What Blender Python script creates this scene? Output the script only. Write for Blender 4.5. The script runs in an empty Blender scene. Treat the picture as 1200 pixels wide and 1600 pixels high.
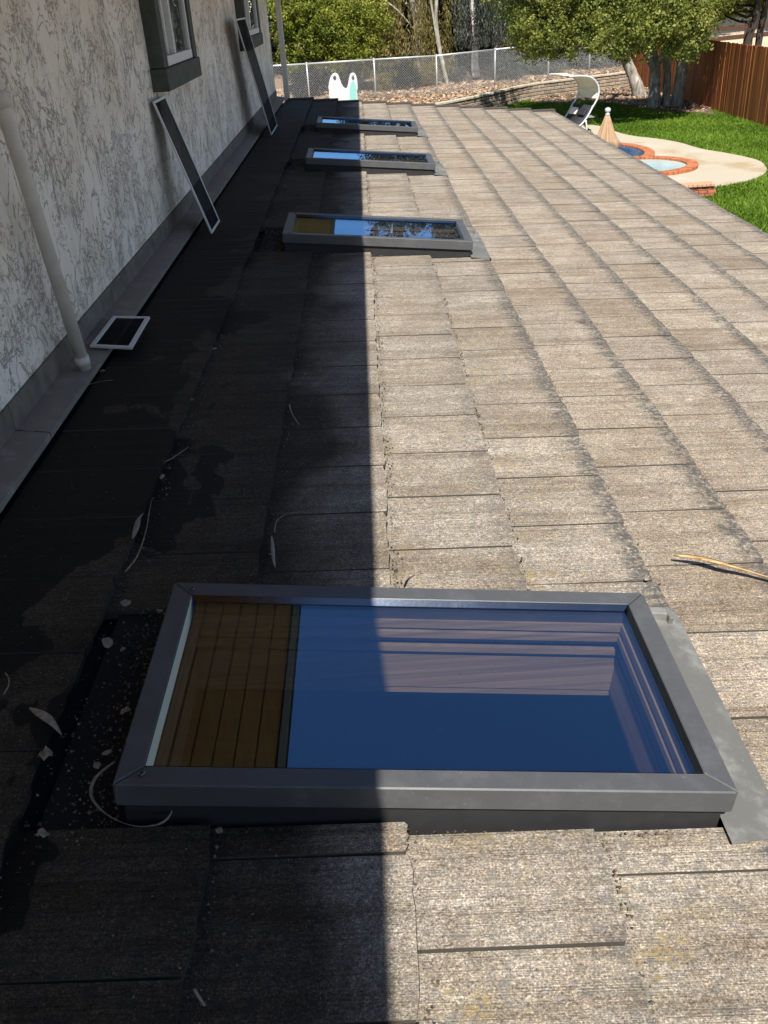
import bpy, bmesh, math, random
import numpy as np
from mathutils import Vector, Matrix
random.seed(7); rng = np.random.default_rng(7)
SC = bpy.context.scene
COL = SC.collection
# ------------------------------------------------------------------ camera
EYE = np.array([0.0, 0.0, 4.6])          # eye height above the lawn
FPX, VP, SLP, TH = 1400.0, (555.0, -5.0), 0.027, math.radians(6.0)
HR = 1.43                                 # eye height above the roof plane
def _cam():
    y = np.array([VP[0]-600, 800-VP[1], -FPX]); y /= np.linalg.norm(y)
    b = -SLP; c = -(y[0]+b*y[1])/y[2]
    x = np.array([1, b, c]); x /= np.linalg.norm(x)
    n = np.cross(x, y)
    return np.stack([math.cos(TH)*x+math.sin(TH)*n, y, math.cos(TH)*n-math.sin(TH)*x])
RW = _cam()                               # camera axes -> world axes
cd = bpy.data.cameras.new('camera'); cam = bpy.data.objects.new('camera', cd); COL.objects.link(cam)
cd.sensor_fit = 'VERTICAL'; cd.sensor_height = 24.0; cd.lens = 24.0*FPX/1600.0
cd.clip_start = 0.05; cd.clip_end = 600
cam.matrix_world = Matrix.Translation(EYE.tolist()) @ Matrix(RW.tolist()).to_4x4()
SC.camera = cam
# ------------------------------------------------------------------ world, sun, exposure
SUN_EL = math.radians(54)
sdir = np.array([-0.055, -1/math.tan(SUN_EL), 1.0]); sdir /= np.linalg.norm(sdir)
w = bpy.data.worlds.new('World'); SC.world = w; w.use_nodes = True
nt = w.node_tree; bg = nt.nodes['Background']
sky = nt.nodes.new('ShaderNodeTexSky'); sky.sky_type = 'NISHITA'; sky.sun_disc = False
sky.sun_elevation = SUN_EL; sky.sun_rotation = math.atan2(sdir[0], sdir[1])
sky.altitude = 200; sky.air_density = 1.0; sky.dust_density = 0.1; sky.ozone_density = 3.5
nt.links.new(sky.outputs[0], bg.inputs[0]); bg.inputs[1].default_value = 0.076
sl = bpy.data.lights.new('sun', 'SUN'); sl.energy = 5.0; sl.angle = math.radians(0.5); sl.color = (1.0, 0.955, 0.88)
so = bpy.data.objects.new('sun', sl); COL.objects.link(so)
so.rotation_euler = Vector((-sdir).tolist()).to_track_quat('-Z', 'Y').to_euler()
SC.view_settings.view_transform = 'Standard'; SC.view_settings.look = 'None'
SC.view_settings.exposure = 0.84; SC.view_settings.gamma = 1.0; SC.view_settings.use_curve_mapping = False
SC.cycles.max_bounces = 8; SC.cycles.transparent_max_bounces = 16; SC.cycles.sample_clamp_indirect = 6.0
# ------------------------------------------------------------------ geometry helpers
NR = np.array([math.sin(TH), 0, math.cos(TH)]); XR = np.array([math.cos(TH), 0, -math.sin(TH)]); YR = np.array([0, 1.0, 0])
def R(a, y, o=0.0): return EYE + (o-HR)*NR + a*XR + y*YR        # point over the roof plane
def ray(px, py):
    d = RW @ np.array([px-600, 800-py, -FPX]); return d/np.linalg.norm(d)
def gnd(px, py, z=0.0):
    d = ray(px, py); return EYE + d*((z-EYE[2])/d[2])
def roofpt(px, py, o=0.0):
    d = ray(px, py); P = d*(-(HR-o)/(d@NR)); return P@XR, P[1]
def onx(px, py, X):
    d = ray(px, py); return EYE + d*(X/d[0])
def ony(px, py, Y):
    d = ray(px, py); return EYE + d*(Y/d[1])
def link(o, parent=None):
    COL.objects.link(o)
    if parent is not None: o.parent = parent
    return o
def tag(o, label=None, cat=None, group=None, kind=None):
    if label: o['label'] = label
    if cat: o['category'] = cat
    if group: o['group'] = group
    if kind: o['kind'] = kind
    return o
def empty(name, loc=(0, 0, 0), rot=(0, 0, 0), parent=None):
    o = bpy.data.objects.new(name, None); o.empty_display_size = 0.1
    o.location = [float(v) for v in loc]; o.rotation_euler = rot
    return link(o, parent)
class MB:
    def __init__(s): s.v = []; s.f = []; s.sm = []
    def add(s, V, F, smooth=False):
        k = len(s.v); s.v += [tuple(float(c) for c in p) for p in V]
        for f in F: s.f.append(tuple(k+i for i in f)); s.sm.append(smooth)
        return s
    def box(s, c, d, rz=0.0, taper=1.0):
        cx, cy, cz = c; hx, hy, hz = d[0]/2, d[1]/2, d[2]/2; V = []
        for z, t in ((-hz, 1), (hz, taper)):
            for x, y in ((-hx, -hy), (hx, -hy), (hx, hy), (-hx, hy)):
                x *= t; y *= t
                V.append((cx+x*math.cos(rz)-y*math.sin(rz), cy+x*math.sin(rz)+y*math.cos(rz), cz+z))
        return s.add(V, BOXF)
    def hexa(s, V): return s.add(V, BOXF)       # 4 bottom + 4 top
    def bar(s, a, b, wd, ht, up=(0, 0, 1)):
        a = Vector([float(q) for q in a]); b = Vector([float(q) for q in b]); d = (b-a).normalized(); up = Vector(up)
        sd = d.cross(up)
        if sd.length < 1e-4: sd = d.cross(Vector((1, 0, 0)))
        sd.normalize(); u = sd.cross(d).normalized(); V = []
        for p in (a, b):
            for i, j in ((-1, -1), (1, -1), (1, 1), (-1, 1)): V.append(p+sd*(i*wd/2)+u*(j*ht/2))
        return s.add(V, [(0, 1, 2, 3), (7, 6, 5, 4), (0, 4, 5, 1), (1, 5, 6, 2), (2, 6, 7, 3), (3, 7, 4, 0)])
    def tube(s, pts, rad, seg=6, cap=True):
        P = [Vector([float(q) for q in p]) for p in pts]; n = len(P)
        if not hasattr(rad, '__len__'): rad = [rad]*n
        V = []; prev = None
        for i, p in enumerate(P):
            d = (P[min(i+1, n-1)]-P[max(i-1, 0)]).normalized()
            if prev is None:
                a = Vector((0, 0, 1)) if abs(d.z) < .9 else Vector((1, 0, 0))
                sd = d.cross(a).normalized()
            else:
                sd = (prev-d*prev.dot(d)).normalized()
            prev = sd; u = d.cross(sd)
            for k in range(seg):
                t = 2*math.pi*k/seg; V.append(p+(sd*math.cos(t)+u*math.sin(t))*rad[i])
        F = []
        for i in range(n-1):
            for k in range(seg):
                k2 = (k+1) % seg; F.append((i*seg+k, i*seg+k2, (i+1)*seg+k2, (i+1)*seg+k))
        if cap: F.append(tuple(range(seg-1, -1, -1))); F.append(tuple(range((n-1)*seg, n*seg)))
        return s.add(V, F, True)
    def lathe(s, prof, c=(0, 0, 0), seg=16):
        V = []; n = len(prof)
        for r, z in prof:
            for k in range(seg):
                t = 2*math.pi*k/seg; V.append((c[0]+r*math.cos(t), c[1]+r*math.sin(t), c[2]+z))
        F = []
        for i in range(n-1):
            for k in range(seg):
                k2 = (k+1) % seg; F.append((i*seg+k, i*seg+k2, (i+1)*seg+k2, (i+1)*seg+k))
        F.append(tuple(range(seg-1, -1, -1))); F.append(tuple(range((n-1)*seg, n*seg)))
        return s.add(V, F, True)
    def prism(s, poly, z0, z1):
        n = len(poly); V = [(p[0], p[1], z0) for p in poly]+[(p[0], p[1], z1) for p in poly]
        F = [tuple(range(n-1, -1, -1)), tuple(range(n, 2*n))]
        F += [(i, (i+1) % n, n+(i+1) % n, n+i) for i in range(n)]
        return s.add(V, F)
    def build(s, name, mat, parent=None, loc=None, rot=None, bevel=0):
        me = bpy.data.meshes.new(name); me.from_pydata(s.v, [], s.f); me.update()
        me.polygons.foreach_set('use_smooth', s.sm)
        if bevel or True:
            bm = bmesh.new(); bm.from_mesh(me)
            if bevel:
                bmesh.ops.remove_doubles(bm, verts=bm.verts, dist=1e-5)
                bmesh.ops.bevel(bm, geom=[e for e in bm.edges if len(e.link_faces) == 2 and e.calc_face_angle(0) > .6], offset=bevel, segments=1, affect='EDGES')
            bmesh.ops.recalc_face_normals(bm, faces=bm.faces); bm.to_mesh(me); bm.free()
        if mat is not None: me.materials.append(mat)
        o = bpy.data.objects.new(name, me)
        if loc is not None: o.location = [float(q) for q in loc]
        if rot is not None: o.rotation_euler = rot
        return link(o, parent)
BOXF = [(3, 2, 1, 0), (4, 5, 6, 7), (0, 1, 5, 4), (1, 2, 6, 5), (2, 3, 7, 6), (3, 0, 4, 7)]
def poly_mesh(name, V, k, mat, rnd=None, parent=None):
    """V: (N,k,3) separate k-gons, one random value each"""
    V = np.ascontiguousarray(V, dtype=np.float32); n = len(V)
    me = bpy.data.meshes.new(name); me.vertices.add(n*k); me.vertices.foreach_set('co', V.ravel())
    me.loops.add(n*k); me.loops.foreach_set('vertex_index', np.arange(n*k, dtype=np.int32))
    me.polygons.add(n); me.polygons.foreach_set('loop_start', np.arange(0, n*k, k, dtype=np.int32))
    me.polygons.foreach_set('loop_total', np.full(n, k, dtype=np.int32)); me.update(calc_edges=True)
    if rnd is None: rnd = rng.random(n)
    at = me.attributes.new('rnd', 'FLOAT', 'POINT'); at.data.foreach_set('value', np.repeat(rnd, k).astype(np.float32))
    me.materials.append(mat); o = bpy.data.objects.new(name, me); return link(o, parent)
def unit(v): return v/np.maximum(np.linalg.norm(v, axis=-1, keepdims=True), 1e-9)
def leaf_quads(C, ln, wd, updir=None, upw=0.6, hang=0.0):
    """rhombic leaves at centres C"""
    n = len(C); nrm = unit(rng.normal(size=(n, 3))+np.array([0, 0, upw]) if updir is None else rng.normal(size=(n, 3))*0.6+updir)
    d = rng.normal(size=(n, 3)); d[:, 2] -= hang; d = unit(d-nrm*np.sum(d*nrm, 1, keepdims=True)*(0.0 if hang > 2 else 1.0))
    sd = unit(np.cross(nrm, d)); L = (ln*(0.6+0.8*rng.random(n)))[:, None]; W = (wd*(0.6+0.8*rng.random(n)))[:, None]
    nn = unit(np.cross(d, sd))*L*0.12
    return np.stack([C-d*L/2, C+sd*W/2+nn, C+d*L/2, C-sd*W/2+nn], 1)
def rect_minus(x0, x1, y0, y1, holes, z, flip=False):
    xs = sorted({x0, x1, *[q for h in holes for q in h[:2]]}); ys = sorted({y0, y1, *[q for h in holes for q in h[2:]]})
    V = []; F = []; idx = {}
    def vid(i, j):
        if (i, j) not in idx: idx[(i, j)] = len(V); V.append((xs[i], ys[j], z))
        return idx[(i, j)]
    for i in range(len(xs)-1):
        for j in range(len(ys)-1):
            cx, cy = (xs[i]+xs[i+1])/2, (ys[j]+ys[j+1])/2
            if any(h[0] < cx < h[1] and h[2] < cy < h[3] for h in holes): continue
            F.append((vid(i, j), vid(i+1, j), vid(i+1, j+1), vid(i, j+1)))
    return V, F
# ------------------------------------------------------------------ material helpers
class M:
    def __init__(s, name, rough=0.8, spec=0.3, metal=0.0, color=(.5, .5, .5)):
        s.m = bpy.data.materials.new(name); s.m.use_nodes = True; s.t = s.m.node_tree
        s.b = s.t.nodes['Principled BSDF']; s.out = s.t.nodes['Material Output']
        s.b.inputs['Roughness'].default_value = rough; s.b.inputs['Metallic'].default_value = metal
        s.b.inputs['Specular IOR Level'].default_value = spec; s.b.inputs['Base Color'].default_value = (*color, 1)
    def n(s, typ, **kw):
        nd = s.t.nodes.new(typ)
        for k, v in kw.items(): setattr(nd, k, v)
        return nd
    def l(s, a, b): s.t.links.new(a, b)
    def val(s, sock, v):
        if isinstance(v, (int, float)): sock.default_value = v
        elif isinstance(v, tuple): sock.default_value = (*v, 1) if len(v) == 3 and sock.type == 'RGBA' else v
        else: s.l(v, sock)
    def pos(s): return s.n('ShaderNodeNewGeometry').outputs['Position']
    def mapv(s, vec, scale=(1, 1, 1), rot=(0, 0, 0), loc=(0, 0, 0)):
        nd = s.n('ShaderNodeMapping'); s.l(vec, nd.inputs[0]); nd.inputs[1].default_value = loc; nd.inputs[2].default_value = rot; nd.inputs[3].default_value = scale
        return nd.outputs[0]
    def noise(s, vec, scale=5, detail=4, rough=.55, dist=0.0):
        nd = s.n('ShaderNodeTexNoise'); s.l(vec, nd.inputs['Vector']); nd.inputs['Scale'].default_value = scale
        nd.inputs['Detail'].default_value = detail; nd.inputs['Roughness'].default_value = rough; nd.inputs['Distortion'].default_value = dist
        return nd.outputs['Fac']
    def vor(s, vec, scale=5, feature='F1', out='Distance'):
        nd = s.n('ShaderNodeTexVoronoi', feature=feature); s.l(vec, nd.inputs['Vector']); nd.inputs['Scale'].default_value = scale
        return nd.outputs[out]
    def ramp(s, fac, stops, interp='LINEAR'):
        nd = s.n('ShaderNodeValToRGB'); e = nd.color_ramp.elements; nd.color_ramp.interpolation = interp
        while len(e) < len(stops): e.new(.5)
        for k, (p, c) in enumerate(stops):
            e[k].position = p; e[k].color = (*c, 1) if isinstance(c, tuple) else (c, c, c, 1)
        s.l(fac, nd.inputs[0]); return nd.outputs[0]
    def rng(s, fac, a, b, c=0.0, d=1.0, smooth=True):
        nd = s.n('ShaderNodeMapRange', interpolation_type='SMOOTHSTEP' if smooth else 'LINEAR'); s.val(nd.inputs[0], fac)
        for i, v in enumerate((a, b, c, d)): nd.inputs[i+1].default_value = v
        return nd.outputs[0]
    def math(s, op, a, b=0.0):
        nd = s.n('ShaderNodeMath', operation=op); s.val(nd.inputs[0], a); s.val(nd.inputs[1], b); return nd.outputs[0]
    def mix(s, fac, a, b, mode='MIX'):
        nd = s.n('ShaderNodeMix', data_type='RGBA', blend_type=mode); s.val(nd.inputs[0], fac); s.val(nd.inputs[6], a); s.val(nd.inputs[7], b)
        return nd.outputs[2]
    def attr(s, name): return s.n('ShaderNodeAttribute', attribute_name=name).outputs['Fac']
    def orand(s): return s.n('ShaderNodeObjectInfo').outputs['Random']
    def sep(s, v):
        nd = s.n('ShaderNodeSeparateXYZ'); s.l(v, nd.inputs[0]); return nd.outputs
    def color(s, c): s.val(s.b.inputs['Base Color'], c); return s
    def bump(s, h, strength=.5, dist=.01):
        nd = s.n('ShaderNodeBump'); s.l(h, nd.inputs['Height']); nd.inputs['Strength'].default_value = strength; nd.inputs['Distance'].default_value = dist
        s.l(nd.outputs[0], s.b.inputs['Normal']); return s
def simple(name, color, rough=.7, metal=0, spec=.3, var=.12, scale=30):
    m = M(name, rough, spec, metal); p = m.pos(); f = m.noise(p, scale, 4)
    lo = tuple(max(0, c*(1-var)) for c in color); hi = tuple(c*(1+var) for c in color)
    m.color(m.ramp(f, [(.3, lo), (.7, hi)])); m.bump(f, .08, .004); return m.m
def leafmat(name, cols, trans=.35):
    m = M(name, .55, .25); f = m.attr('rnd'); k = len(cols)
    c = m.ramp(f, [(i/(k-1), q) for i, q in enumerate(cols)]); m.color(c)
    tr = m.n('ShaderNodeBsdfTranslucent'); m.l(c, tr.inputs[0]); mx = m.n('ShaderNodeMixShader'); mx.inputs[0].default_value = trans
    m.l(m.b.outputs[0], mx.inputs[1]); m.l(tr.outputs[0], mx.inputs[2]); m.l(mx.outputs[0], m.out.inputs[0]); return m.m
# --- roof tile concrete
def tile_material():
    m = M('concrete_tile', .9, .2); p = m.pos(); tx = m.attr('tx'); rn = m.math('FRACT', m.math('ADD', m.orand(), m.attr('rnd')))
    st1 = m.noise(m.mapv(p, (1.4, 170, 1.4)), 1.0, 3, .6); st2 = m.noise(m.mapv(p, (3.5, 380, 3.5), loc=(3, 1, 0)), 1.0, 2, .6)
    st3 = m.noise(m.mapv(p, (.9, 42, .9), loc=(7, 4, 0)), 1.0, 2, .5)
    grit = m.noise(p, 230, 3, .8); grit2 = m.noise(m.mapv(p, (.9, 1.3, 1)), 95, 3, .75); grit3 = m.noise(m.mapv(p, (.8, 1.2, 1), loc=(3, 3, 3)), 30, 4, .75); blot = m.noise(p, 5.5, 5, .6); fine = m.noise(p, 38, 4, .65)
    base = m.ramp(rn, [(0, (.262, .213, .158)), (.35, (.315, .265, .203)), (.7, (.292, .250, .200)), (1, (.362, .306, .236))])
    c = m.mix(m.rng(blot, .38, .62), m.mix(1.0, base, (.82, .79, .76), 'MULTIPLY'), base)
    grey = m.rng(fine, .46, .66, 0, .55); c = m.mix(grey, c, (.205, .19, .17))
    c = m.mix(1.0, c, m.ramp(m.noise(m.mapv(p, (.7, 11, .7), loc=(1, 8, 0)), 1.0, 3, .6), [(.36, (.80, .77, .73)), (.48, (.98, .97, .96)), (.66, (1.08, 1.08, 1.08))]), 'MULTIPLY')
    hs = m.math('ADD', m.math('MULTIPLY', st1, .36), m.math('ADD', m.math('MULTIPLY', st2, .58), m.math('MULTIPLY', st3, .06)))
    c = m.mix(1.0, c, m.ramp(hs, [(.36, (.62, .61, .60)), (.47, (.92, .92, .92)), (.56, (1.05, 1.05, 1.05)), (.66, (1.22, 1.22, 1.24))]), 'MULTIPLY')
    c = m.mix(1.0, c, m.ramp(grit, [(.32, (.30, .29, .28)), (.46, (.86, .86, .86)), (.56, (1.16, 1.16, 1.16)), (.67, (2.4, 2.4, 2.4))]), 'MULTIPLY')
    c = m.mix(1.0, c, m.ramp(grit2, [(.32, (.58, .57, .56)), (.46, (.93, .93, .93)), (.56, (1.07, 1.07, 1.07)), (.70, (1.5, 1.5, 1.48))]), 'MULTIPLY')
    c = m.mix(1.0, c, m.ramp(grit3, [(.32, (.84, .83, .82)), (.48, (.98, .98, .98)), (.68, (1.16, 1.16, 1.15))]), 'MULTIPLY')
    sx = m.sep(p)
    # algae band along the lower edge of each tile, ragged
    band = m.rng(m.math('ADD', tx, m.math('MULTIPLY', m.math('SUBTRACT', m.noise(m.mapv(p, (5, 26, 5)), 1.0, 5, .72), .5), .62)), .76, .93)
    low = m.rng(sx[0], .05, .75)
    spk = m.rng(m.noise(p, 60, 4, .75), .40, .56, .15, 1)
    c = m.mix(m.math('MULTIPLY', m.math('MULTIPLY', band, low), m.math('MULTIPLY', spk, .92)), c, (.070, .068, .065))
    # faint darker head end and mottled lichen on the courses near the ridge side
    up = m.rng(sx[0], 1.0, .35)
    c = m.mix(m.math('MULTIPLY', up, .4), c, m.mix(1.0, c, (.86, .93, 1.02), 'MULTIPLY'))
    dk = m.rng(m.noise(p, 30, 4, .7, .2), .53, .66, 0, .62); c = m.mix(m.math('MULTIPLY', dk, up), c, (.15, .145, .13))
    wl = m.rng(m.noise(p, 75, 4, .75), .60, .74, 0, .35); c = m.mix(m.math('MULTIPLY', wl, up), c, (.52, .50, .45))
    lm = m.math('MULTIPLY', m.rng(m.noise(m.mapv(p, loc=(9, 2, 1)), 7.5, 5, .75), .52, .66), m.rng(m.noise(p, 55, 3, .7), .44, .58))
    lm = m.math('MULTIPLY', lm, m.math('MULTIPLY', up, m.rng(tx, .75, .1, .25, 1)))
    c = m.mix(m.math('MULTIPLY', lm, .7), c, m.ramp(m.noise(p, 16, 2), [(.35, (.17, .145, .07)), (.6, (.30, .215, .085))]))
    # damp black algae near the wall, extended outward to paint eave shade into colour
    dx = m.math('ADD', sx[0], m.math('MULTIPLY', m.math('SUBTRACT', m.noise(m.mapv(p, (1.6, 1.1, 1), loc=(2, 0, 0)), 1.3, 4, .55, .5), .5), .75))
    wd_ = m.math('ADD', sx[0], m.math('MULTIPLY', m.math('SUBTRACT', m.noise(m.mapv(p, (1.5, .9, 1), loc=(4, 1, 0)), 1.7, 4, .55, .3), .5), 2.0)); wet = m.rng(wd_, -.70, -.712); algae_shade = m.rng(dx, .0, -.34, 0, .95)
    c = m.mix(algae_shade, c, m.mix(1.0, c, (.175, .155, .125), 'MULTIPLY'))
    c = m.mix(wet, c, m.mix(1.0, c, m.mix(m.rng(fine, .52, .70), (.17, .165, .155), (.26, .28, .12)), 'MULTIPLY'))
    c = m.mix(m.rng(tx, 1.3, 1.6), c, (.075, .066, .054))
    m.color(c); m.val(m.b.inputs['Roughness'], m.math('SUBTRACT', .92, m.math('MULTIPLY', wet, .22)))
    h = m.math('ADD', m.math('MULTIPLY', hs, .7), m.math('MULTIPLY', grit, .45)); m.bump(h, .85, .006); return m.m
def stucco_material():
    m = M('stucco', .92, .15); p = m.pos(); q = m.mapv(p, (1, 1.0, .55))
    q = m.mapv(p, (1, 1.0, .85))
    n1 = m.noise(q, 5.2, 6, .60, .9); n2 = m.noise(m.mapv(q, loc=(4, 7, 2)), 12, 5, .62, .7); br = m.noise(m.mapv(q, loc=(1, 3, 8)), 3.6, 5, .65); br2 = m.noise(m.mapv(q, loc=(5, 1, 2)), 9, 4, .6)
    l1 = m.ramp(n1, [(.486, 1.0), (.498, 0.0), (.502, 0.0), (.514, 1.0)]); l2 = m.ramp(n2, [(.484, 1.0), (.497, 0.0), (.503, 0.0), (.516, 1.0)])
    k1 = m.math('MULTIPLY', m.math('SUBTRACT', 1.0, l1), m.rng(br2, .40, .50)); k2 = m.math('MULTIPLY', m.math('SUBTRACT', 1.0, l2), m.rng(br, .56, .46))
    rough = m.noise(p, 70, 4, .75); pit = m.math('MULTIPLY', m.rng(m.noise(m.mapv(q, loc=(2, 2, 2)), 34, 4, .7, .5), .535, .60), m.rng(br, .52, .42))
    k = m.math('MAXIMUM', k1, m.math('MAXIMUM', m.math('MULTIPLY', k2, .9), m.math('MULTIPLY', pit, .35)))
    tone = m.ramp(m.noise(p, 1.6, 5, .6), [(.3, (.80, .70, .57)), (.5, (.87, .79, .67)), (.72, (.90, .84, .75))])
    tone = m.mix(m.rng(br, .56, .40, 0, .28), tone, (.62, .54, .45))
    drip = m.math('MULTIPLY', m.rng(m.noise(m.mapv(p, (1, 3.2, .25)), 1.6, 4, .6), .58, .72), .35); tone = m.mix(drip, tone, (.45, .40, .34))
    m.color(m.mix(m.math('MULTIPLY', k, .46), tone, (.22, .185, .15)))
    plate = m.rng(br, .42, .56)
    h = m.math('ADD', m.math('MULTIPLY', m.math('SUBTRACT', 1.0, k), .8), m.math('ADD', m.math('MULTIPLY', plate, .4), m.math('MULTIPLY', rough, .14)))
    m.bump(h, .8, .014); return m.m
def glass_material(name, tint, ior=.1, rough=0.0, refl=(.95, .97, 1)):
    m = M(name); m.t.nodes.remove(m.b)
    tr = m.n('ShaderNodeBsdfTransparent'); tr.inputs[0].default_value = (*tint, 1)
    gl = m.n('ShaderNodeBsdfGlossy'); gl.inputs['Roughness'].default_value = rough; gl.inputs[0].default_value = (*refl, 1)
    lw = m.n('ShaderNodeLayerWeight'); lw.inputs[0].default_value = .5      # Schlick reflectance of a coated pane, same from both sides
    fr = m.math('ADD', m.math('MULTIPLY', m.math('POWER', lw.outputs['Facing'], 5.0), 1-ior), ior)
    mx = m.n('ShaderNodeMixShader'); m.l(fr, mx.inputs[0]); m.l(tr.outputs[0], mx.inputs[1]); m.l(gl.outputs[0], mx.inputs[2]); m.l(mx.outputs[0], m.out.inputs[0]); return m.m
def wood_material(name, cols, sc=(3, 60, 60), rough=.7, rot=(0, 0, 0), orand=.0, dist=.6):
    m = M(name, rough, .3); p = m.mapv(m.pos(), sc, rot); f = m.noise(p, 1.0, 5, .6, dist)
    c = m.ramp(f, [(.3, cols[0]), (.55, cols[1]), (.75, cols[2])])
    if orand: c = m.mix(1.0, c, m.ramp(m.orand(), [(0, 1-orand), (1, 1+orand*.5)]), 'MULTIPLY')
    m.color(c); m.bump(f, .3, .004); return m.m
def metal_material(name, color, rough=.45, metal=.0, spec=.5, dust=.25):
    m = M(name, rough, spec, metal); p = m.pos(); d = m.rng(m.noise(p, 9, 6, .7), .45, .75, 0, dust); f = m.noise(m.mapv(p, (1, 1, 1)), 120, 3, .7)
    c = m.mix(d, color, tuple(min(1, q*1.7+.04) for q in color)); c = m.mix(m.rng(f, .62, .75, 0, .35), c, tuple(min(1, q*2.2+.05) for q in color))
    m.color(c); m.val(m.b.inputs['Roughness'], m.math('ADD', m.math('MULTIPLY', d, .6), rough)); m.bump(f, .06, .002); return m.m
MAT = {}
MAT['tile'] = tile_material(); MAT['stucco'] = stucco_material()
MAT['skyglass'] = glass_material('tinted_skylight_glass', (.90, .86, .80), .22, refl=(.42, .68, 1.0)); MAT['winglass'] = glass_material('window_glass', (.62, .64, .64), .06)
MAT['frame'] = metal_material('grey_anodised_frame', (.066, .067, .069), .42, .0, .5, .26); MAT['curb'] = simple('dark_curb', (.022, .022, .023), .7)
MAT['lip'] = metal_material('glazing_bead', (.10, .12, .155), .16, 1.0, .5, .05)
MAT['flash'] = metal_material('galvanised_flashing', (.125, .122, .110), .6, .1, .4, .85); MAT['wallflash'] = metal_material('painted_wall_flashing', (.20, .178, .15), .8, 0, .3, .6)
MAT['upstand'] = simple('weathered_upstand', (.15, .13, .108), .8, var=.35, scale=9)
MAT['liner'] = wood_material('rough_sawn_liner', [(.20, .165, .13), (.30, .255, .205), (.38, .33, .27)], (1.2, 1.2, 110), dist=.0)
MAT['orange'] = wood_material('orange_panelling', [(.24, .07, .012), (.42, .14, .03), (.55, .20, .05)], (6, 6, 1.2)); MAT['room'] = simple('room_wall', (.36, .31, .24), .9); MAT['floor'] = simple('room_floor', (.08, .05, .035), .6)
MAT['under'] = simple('roof_underlayment', (.010, .0095, .009), .95); MAT['rake'] = simple('rake_tile_dark', (.065, .052, .043), .9, var=.3)
MAT['soffit'] = wood_material('soffit_board', [(.44, .19, .065), (.56, .27, .10), (.62, .33, .14)], (2, 30, 30), .8); MAT['fascia'] = simple('fascia_paint', (.30, .28, .25), .7)
MAT['green'] = simple('olive_green_paint', (.070, .080, .066), .75, var=.22, scale=14); MAT['vinyl'] = simple('white_vinyl', (.70, .69, .66), .5, var=.06)
MAT['pvc'] = simple('cream_pipe_paint', (.60, .55, .48), .55, var=.1, scale=12); MAT['alu'] = metal_material('mill_aluminium', (.62, .62, .61), .45, .35, .5, .2)
def screen_mesh():
    m = M('insect_mesh', .9, .05, color=(.02, .02, .02)); p = m.pos(); m.color(m.ramp(m.noise(p, 5, 3), [(.3, (.010, .010, .011)), (.7, (.024, .024, .026))])); m.bump(m.noise(p, 700, 1), .3, .001)
    tr = m.n('ShaderNodeBsdfTransparent'); mx = m.n('ShaderNodeMixShader'); mx.inputs[0].default_value = .32; m.l(m.b.outputs[0], mx.inputs[1]); m.l(tr.outputs[0], mx.inputs[2]); m.l(mx.outputs[0], m.out.inputs[0]); return m.m
MAT['mesh'] = screen_mesh()
def lawn_material():
    m = M('lawn', .95, .1); p = m.pos(); a = m.noise(p, .5, 5, .6); b = m.noise(p, 9, 4, .7); c = m.ramp(b, [(.3, (.050, .10, .010)), (.55, (.10, .18, .016)), (.75, (.17, .26, .03))])
    m.color(m.mix(m.rng(a, .45, .7, 0, .35), c, (.14, .17, .03))); m.bump(b, .6, .05); return m.m
MAT['lawn'] = lawn_material()
def deck_material():
    m = M('pool_deck_concrete', .85, .25); p = m.pos(); a = m.noise(p, .55, 6, .62, .3); b = m.noise(p, 14, 5, .7)
    c = m.mix(m.rng(a, .50, .66, 0, .75), (.40, .345, .255), (.30, .20, .09)); c = m.mix(m.rng(m.noise(m.mapv(p, loc=(5, 5, 0)), .9, 5, .6), .53, .7, 0, .5), c, (.46, .43, .37))
    c = m.mix(m.rng(b, .4, .7, 0, .3), c, (.42, .38, .32)); m.color(c); m.bump(b, .2, .01); return m.m
MAT['deck'] = deck_material()
def water_material(name, deep, col):
    m = M(name, .04, .5, color=col); p = m.pos(); m.color(m.ramp(m.noise(p, 1.2, 2), [(.3, deep), (.7, col)])); m.bump(m.noise(p, 5, 3, .5, .4), .25, .03); return m.m
MAT['pool'] = water_material('pool_water', (.012, .062, .145), (.018, .085, .18)); MAT['spa'] = water_material('spa_water', (.36, .48, .47), (.50, .60, .58))
MAT['coping'] = simple('coping_brick', (.36, .125, .055), .85, var=.35, scale=6); MAT['tilecyan'] = simple('waterline_tile', (.02, .035, .05), .35, var=.5, scale=22); MAT['brick'] = simple('red_brick', (.32, .115, .06), .85, var=.3, scale=10); MAT['brickcap'] = simple('pale_brick_cap', (.50, .27, .17), .85, var=.2, scale=12)
def block_material():
    m = M('retaining_block', .95, .1); p = m.pos(); f = m.noise(p, 12, 5, .7); r = m.orand()
    c = m.ramp(r, [(0, (.22, .185, .145)), (.35, (.34, .285, .22)), (.6, (.28, .20, .135)), (1, (.40, .34, .27))]); c = m.mix(1.0, c, m.ramp(f, [(.3, .6), (.7, 1.2)]), 'MULTIPLY'); m.color(c); m.bump(f, .8, .03); return m.m
MAT['block'] = block_material(); MAT['cap'] = simple('retaining_cap', (.42, .37, .29), .9, var=.25, scale=8)
MAT['dirt'] = simple('leaf_strewn_earth', (.21, .14, .09), 1, var=.5, scale=7); MAT['mulch'] = simple('dark_mulch', (.12, .085, .062), 1, var=.5, scale=9); MAT['tan'] = simple('dry_tan_ground', (.50, .39, .26), 1, var=.2, scale=2)
MAT['hill'] = simple('dark_wooded_ground', (.045, .040, .025), 1, var=.4, scale=2)
MAT['galv'] = metal_material('galvanised_steel', (.52, .53, .53), .45, .4, .5, .15)
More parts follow.
